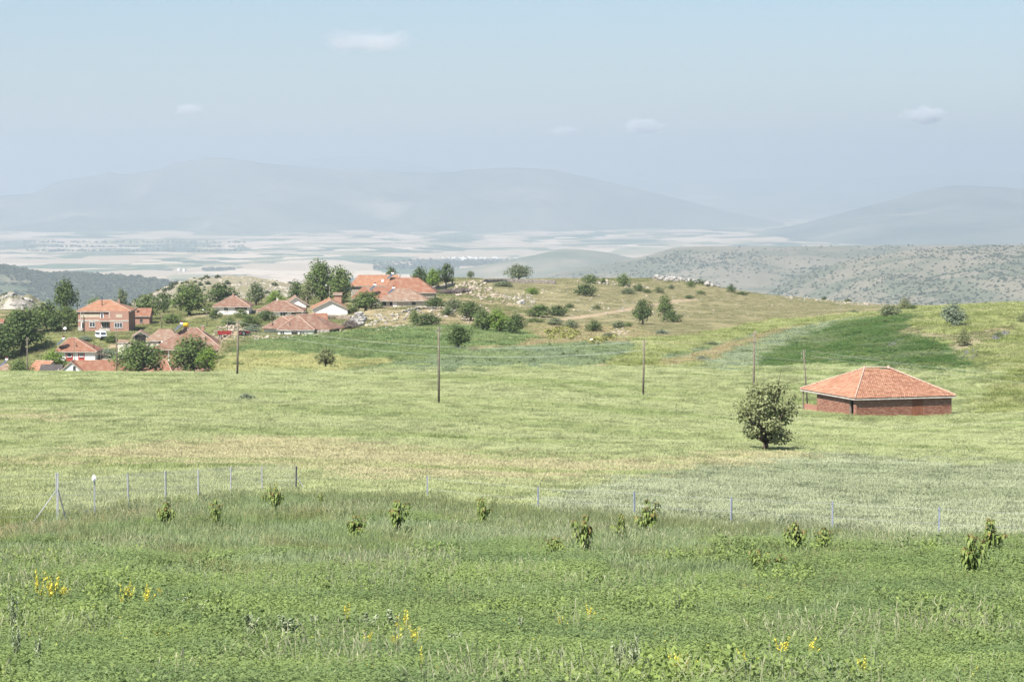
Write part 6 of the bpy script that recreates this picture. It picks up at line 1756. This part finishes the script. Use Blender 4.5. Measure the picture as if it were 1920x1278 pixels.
# ------------------------------------------------------------------ flowers and weeds close to the camera
YF = leaf_mat('yellow_petal', (.66, .57, .06), (.74, .66, .14), None, trans=.3)
WF = leaf_mat('white_petal', (.78, .78, .72), (.86, .86, .82), None, trans=.3)
PF_ = leaf_mat('violet_petal', (.12, .06, .34), (.18, .10, .42), None, trans=.3)
WW = leaf_mat('wormwood_leaf', (.24, .29, .165), (.35, .39, .25), None, trans=.25)
STM = mat('green_stem', (.14, .19, .06), (.19, .22, .09), 9)
STD = mat('grey_stem', (.24, .25, .17), (.18, .19, .12), 9)
def weed(kind, seed):
    rr = random.Random(seed); r = np.random.default_rng(seed); st = MB(); C = []
    n = {'yellow': 7, 'worm': 6, 'umbel': 5, 'spike': 2}[kind]
    for i in range(n):
        a = rr.uniform(0, 6.28); q = rr.uniform(.05, .42) if kind != 'spike' else .08; h = rr.uniform(.65, 1.0)
        e = Vector((math.cos(a) * q, math.sin(a) * q, h)); m_ = Vector((e.x * .35, e.y * .35, h * .55))
        st.tube([(0, 0, -.1), m_, e], [.012, .009, .004], 4)
        if kind == 'yellow':
            for _ in range(44):
                t = rr.uniform(.4, 1.0); b = m_.lerp(e, t * 2 - 1) if t > .5 else m_
                C.append(b + Vector((rr.gauss(0, .022), rr.gauss(0, .022), rr.gauss(0, .02))))
        elif kind == 'worm':
            for _ in range(55):
                t = rr.random()**.8; b = Vector((0, 0, .02)).lerp(m_, t * 2) if t < .5 else m_.lerp(e, t * 2 - 1)
                s = .11 * (1.1 - t); C.append(b + Vector((rr.gauss(0, s), rr.gauss(0, s), rr.gauss(0, .03))))
        elif kind == 'umbel':
            for _ in range(16): C.append(e + Vector((rr.gauss(0, .07), rr.gauss(0, .07), rr.gauss(0, .008))))
        else:
            for _ in range(34):
                t = rr.uniform(.55, 1.0); C.append(m_.lerp(e, t * 2 - 1.0) + Vector((rr.gauss(0, .025), rr.gauss(0, .025), 0)))
    m = {'yellow': YF, 'worm': WW, 'umbel': WF, 'spike': PF_}[kind]
    lf = {'yellow': .036, 'worm': .06, 'umbel': .03, 'spike': .04}[kind]
    C = np.array([c[:] for c in C])
    return st.mesh('stem', STD if kind == 'worm' else STM), leaf_cards({'worm': 'leaves', 'spike': 'blossom'}.get(kind, 'blossom'), C, lf, m, r, .6 if kind != 'umbel' else 2.5)
WP = {k: [weed(k, s) for s in (1, 2, 3)] for k in ('yellow', 'worm', 'umbel', 'spike')}
def plant(kind, name, label, cat, px, top, h, w, d, k, group):
    tp = unproj(px, top, d); Hh = max(h / F * d, .15)
    t = thing(name, label, cat, (tp.x, d, tp.z - Hh), k * 1.7, group)
    t.scale = (w / F * d, w / F * d, Hh)
    a, b = WP[kind][k % 3]
    link_mesh('stem', a, t); link_mesh(b.name.split('.')[0], b, t)
def dist_of(py): return float(np.interp(py, [1000, 1023, 1098, 1150, 1210, 1278, 1330], [90, 80, 60, 51, 44, 38, 34.5]))
YEL_ = [(72, 1080, 60, 34, 'left half of the yellow pair at the far left'), (98, 1072, 66, 40, 'right half of the yellow pair at the far left'), (118, 1100, 36, 30, 'low yellow sprig beside the far left pair'),
 (240, 1100, 42, 34, 'thin yellow plant left of the white umbels'), (274, 1102, 46, 34, 'yellow plant right next to the white umbels'), (302, 1106, 26, 24, 'smallest yellow sprig of the three left of the white umbels'),
 (228, 1126, 22, 16, 'low yellow sprig under the three left of the umbels'), (352, 1116, 26, 10, 'single yellow stalk among the white umbels'),
 (652, 1132, 50, 24, 'yellow stalks at the left of the silver wormwood patch'), (757, 1154, 48, 34, 'yellow plant right of the silver wormwood patch'), (690, 1186, 36, 28, 'low yellow sprig under the wormwood patch'),
 (742, 1194, 30, 30, 'broad low yellow sprig under the wormwood patch'), (775, 1180, 40, 26, 'yellow sprig right of the broad low one'), (792, 1214, 60, 24, 'tall double yellow stalk near the bottom edge, left of centre'),
 (818, 1250, 40, 20, 'yellow stalk touching the bottom edge, left of centre'), (1105, 1144, 30, 26, 'thin yellow sprig in the grass right of centre'), (1052, 1160, 24, 18, 'little yellow sprig left of the thin one'),
 (1264, 1222, 60, 44, 'large yellow plant at the bottom edge left of the big wormwood'), (1290, 1236, 50, 44, 'second large yellow plant at the bottom edge'), (1336, 1258, 40, 30, 'yellow stalks low at the bottom edge'),
 (1392, 1214, 50, 34, 'yellow plant with two stalks over the bottom edge'), (1470, 1206, 40, 40, 'spread of thin yellow stalks in the right clover'), (1520, 1204, 40, 40, 'right part of the spread of thin yellow stalks'),
 (1623, 1228, 60, 46, 'brightest full yellow plant at the bottom edge, right side'), (1592, 1262, 40, 34, 'low yellow heads left of the brightest plant'), (1818, 1254, 50, 34, 'yellow plant low at the bottom right')]
for k, (a, b, h, w, lab) in enumerate(YEL_):
    plant('yellow', 'yellow_wildflower', lab, 'wildflower', a, b - 12, h * 1.6, w * 1.25, dist_of(b + h) , k, 'yellow wildflowers in the clover')
WO = [(24, 1110, 90, 30, 'grey wormwood at the left edge under the yellow pair'), (30, 1170, 90, 36, 'tall grey wormwood at the left edge, lower one'), (72, 1190, 80, 30, 'grey wormwood at the left edge near the corner'),
 (470, 1150, 50, 46, 'grey weed left of the dense wormwood clump'), (536, 1150, 60, 60, 'dense silver wormwood clump right of the white umbels'), (590, 1150, 40, 30, 'small silver weed right of the dense clump'),
 (690, 1148, 46, 50, 'silver wormwood patch between yellow stalks'), (735, 1140, 50, 46, 'right part of the silver patch between yellow stalks'), (850, 1180, 40, 36, 'pale weed right of the yellow sprigs'),
 (905, 1226, 40, 22, 'lone silver stalk above the bottom edge, left of centre'), (926, 1232, 34, 20, 'second lone silver stalk beside it'), (975, 1150, 44, 30, 'pale weed in the middle of the clover'),
 (1160, 1196, 90, 40, 'large silver wormwood at the bottom edge, left spire'), (1188, 1186, 100, 44, 'large silver wormwood at the bottom edge, right spire'), (1112, 1218, 30, 24, 'small grey weed left of the large wormwood'),
 (1272, 1112, 44, 18, 'thin grey weed standing right of centre'), (1062, 1240, 36, 24, 'small grey weed at the bottom, centre')]
for k, (a, b, h, w, lab) in enumerate(WO):
    plant('worm', 'wormwood', lab, 'weed', a, b, h, w * 1.1, dist_of(min(b + h, 1320)), k, 'silver-grey wormwood plants')
UM = [(345, 1120, 30, 30, 'white umbel at the left of the umbel patch'), (372, 1132, 30, 44, 'white umbel in the middle of the patch, widest'), (400, 1126, 30, 36, 'white umbel at the right of the patch'), (415, 1140, 24, 20, 'white umbel at the far right of the patch, lowest'),
 (441, 1250, 20, 14, 'single white flower head near the bottom left edge'), (1750, 1166, 20, 24, 'white umbel in the right clover'), (1700, 1150, 18, 14, 'small white umbel left of the right clover one'), (1466, 1188, 16, 10, 'tiny white flower right of centre'), (1075, 1030, 14, 26, 'white flowers at the foot of the dense two-headed sapling'), (760, 1046, 16, 10, 'pale seed head in the bluish grass')]
for k, (a, b, h, w, lab) in enumerate(UM):
    plant('umbel', 'white_wildflower', lab, 'wildflower', a, b, h, w, dist_of(b + h), k, 'white wildflowers')
PU = [(162, 954, 22, 8, 'violet flower spike left of its twin by the second fence post'), (167, 957, 20, 8, 'violet flower spike right of its twin by the second fence post'), (173, 978, 16, 8, 'violet spike at the foot of the second fence post'), (276, 960, 16, 8, 'violet spike left of the thin leafy sapling'),
 (270, 984, 14, 8, 'low violet spike below the thin leafy sapling, left'), (281, 986, 14, 8, 'low violet spike below the thin leafy sapling, right'), (351, 963, 30, 9, 'tall violet spike between the fence saplings'), (728, 1014, 16, 8, 'violet spike between the two saplings left of centre')]
for k, (a, b, h, w, lab) in enumerate(PU):
    plant('spike', 'violet_wildflower', lab, 'wildflower', a, b, h * 1.6, w * 1.3, float(np.interp(b + h, [940, 985, 1023], [108, 93, 80])), k, 'violet flower spikes')
# scattered buttercups and the yellow-flowered gully
bc = np.random.default_rng(77)
n_ = 1500; yy = bc.uniform(36, 58, n_); cc_ = bc.uniform(0, 1920, n_)
kp = fbm(cc_ / 160, yy / 6, 88, 3) > .12
xx_ = (cc_[kp] - 960) / F * yy[kp]; yy = yy[kp]
scatter('buttercups', np.stack([xx_, yy, height(xx_, yy) + bc.uniform(.18, .34, len(yy))], 1), np.full((len(yy), 3), 1.0) * bc.uniform(.6, 1.2, (len(yy), 1)), [leaf_cards('buttercup', np.array([[0, 0, 0], [.01, 0, .01], [0, .012, 0]]), .026, YF, bc, 1.0)], 5)
pts = []
for poly, n in (([(1020, 622), (1060, 614), (1090, 626), (1066, 640), (1030, 636)], 80), ([(1090, 640), (1130, 634), (1160, 634), (1120, 648)], 25)):
    k = 0
    while k < n:
        a, b = bc.uniform(1010, 1170), bc.uniform(610, 650)
        if inpoly(np.array([a]), np.array([b]), poly)[0]: pts.append(ground_at(a, b, 500)); k += 1
pts = np.array(pts)
scatter('yellow_broom', pts, np.full((len(pts), 3), 1.0) * bc.uniform(.6, 1.5, (len(pts), 1)), [ball_cards('broom', 70, .16, leaf_mat('broom_flower', (.29, .285, .085), (.24, .25, .09), None, trans=.2), 3)], 6)
pts = []
for poly, n in (([(1790, 660), (1830, 656), (1850, 668), (1820, 678), (1795, 672)], 60), ([(1860, 634), (1890, 622), (1894, 630), (1868, 640)], 26), ([(1660, 640), (1700, 636), (1705, 646), (1670, 650)], 30)):
    k = 0
    while k < n:
        a, b = bc.uniform(1650, 1900), bc.uniform(615, 680)
        if inpoly(np.array([a]), np.array([b]), poly)[0]: pts.append(ground_at(a, b, 380)); k += 1
pts = np.array(pts)
scatter('violet_vetch', pts, np.full((len(pts), 3), 1.0) * bc.uniform(.4, 1.0, (len(pts), 1)), [ball_cards('vetch', 60, .12, leaf_mat('vetch_flower', (.20, .16, .34), (.20, .22, .12), None, trans=.2), 4)], 7)

# ------------------------------------------------------------------ far town and tree belts on the plain
TW = mat('far_white_wall', (.7, .68, .64)); TR_ = mat('far_roof', (.45, .25, .18))
tr = np.random.default_rng(9)
box_m = MB().box(-.5, .5, -.5, .5, 0, 1).mesh('block', TW)
def plain_pt(px, py):
    k = unproj(px, py, 1.0); d = PLAIN_Z / k.z
    for _ in range(4):
        z = PLAIN_Z + 14 * float(fbm(np.array([k.x * d / 2500]), np.array([d / 2500]), 4)[0]); d = z / k.z
    return (k.x * d, d, z)
pt = [plain_pt(tr.normal(900, 34), tr.uniform(484, 494)) for _ in range(130)] + [plain_pt(tr.uniform(985, 1040), tr.uniform(482, 487)) for _ in range(40)] + [plain_pt(tr.uniform(330, 360), tr.uniform(507, 509)) for _ in range(3)]
scatter('far_town', pt, np.stack([tr.uniform(8, 22, len(pt)), tr.uniform(8, 20, len(pt)), tr.uniform(5, 12, len(pt))], 1), [box_m], 3)
pt = [plain_pt(tr.normal(890, 60), tr.uniform(489, 499)) for _ in range(900)] + [plain_pt(tr.uniform(1000, 1180), tr.normal(487, 1)) for _ in range(260)] + [plain_pt(tr.uniform(700, 860), 505 - (q := tr.random()) * 8 + tr.normal(0, .6)) for _ in range(200)]
pt += [plain_pt(tr.uniform(380, 440), tr.normal(506, .5)) for _ in range(60)] + [plain_pt(tr.uniform(300, 520), tr.normal(429, .8)) for _ in range(400)] + [plain_pt(tr.uniform(40, 460), tr.normal(y0, .5)) for y0 in (463, 471, 455) for _ in range(120)]
s = tr.uniform(9, 20, len(pt))
scatter('far_trees', pt, np.stack([s, s, s * 1.1], 1), scrubs, 4)

# ------------------------------------------------------------------ small fair-weather clouds beyond the haze
def cloud(label, px, py, w, h, seed, dens):
    dens *= 2
    d = 44000.0
    c = unproj(px, py, d)
    bm = bmesh.new(); bmesh.ops.create_icosphere(bm, subdivisions=3, radius=1)
    me = bpy.data.meshes.new('cloud'); bm.to_mesh(me); bm.free()
    m = bpy.data.materials.new('cloud_vapour'); m.use_nodes = True; nt = m.node_tree
    nt.nodes.remove(nt.nodes['Principled BSDF'])
    pv = nt.nodes.new('ShaderNodeVolumePrincipled'); pv.inputs['Color'].default_value = (1, 1, 1, 1); pv.inputs['Anisotropy'].default_value = .2
    tc = nt.nodes.new('ShaderNodeTexCoord')
    ln = nt.nodes.new('ShaderNodeVectorMath'); ln.operation = 'LENGTH'; nt.links.new(tc.outputs['Object'], ln.inputs[0])
    mp = nt.nodes.new('ShaderNodeMapping'); mp.inputs['Scale'].default_value = (1.7, 1.7, 1.0); mp.inputs['Location'].default_value = (seed * 3.1, seed, 0)
    nt.links.new(tc.outputs['Object'], mp.inputs['Vector'])
    no = nt.nodes.new('ShaderNodeTexNoise'); no.inputs['Scale'].default_value = 1.5; no.inputs['Detail'].default_value = 5; nt.links.new(mp.outputs[0], no.inputs['Vector'])
    sb = nt.nodes.new('ShaderNodeMath'); sb.operation = 'MULTIPLY_ADD'; sb.inputs[1].default_value = -.75; nt.links.new(ln.outputs['Value'], sb.inputs[0]); nt.links.new(no.outputs['Fac'], sb.inputs[2])
    mr = nt.nodes.new('ShaderNodeMapRange'); mr.inputs[1].default_value = .0; mr.inputs[2].default_value = .25; mr.inputs[3].default_value = 0; mr.inputs[4].default_value = dens
    nt.links.new(sb.outputs[0], mr.inputs[0]); nt.links.new(mr.outputs[0], pv.inputs['Density'])
    nt.links.new(pv.outputs[0], nt.nodes['Material Output'].inputs['Volume'])
    me.materials.append(m)
    o = link_mesh('cloud', me); o.location = c
    o.scale = (w / F * d * .75, w / F * d * .5, h / F * d * .8)
    tag(o, label, 'cloud', 'small clouds over the mountains')
cloud('largest thin cloud high above the mountain, left of the middle', 690, 76, 170, 44, 1, .0008)
cloud('little cloud at the left, over the dark mountain shoulder', 356, 206, 60, 22, 2, .004)
cloud('small bright cloud right of the middle, above the gap between mountains', 1204, 238, 80, 28, 3, .006)
cloud('small bright cloud at the right above the far hill', 1735, 217, 84, 30, 4, .007)
cloud('faint flat cloud just left of the small bright one in the middle', 1056, 246, 60, 18, 5, .004)
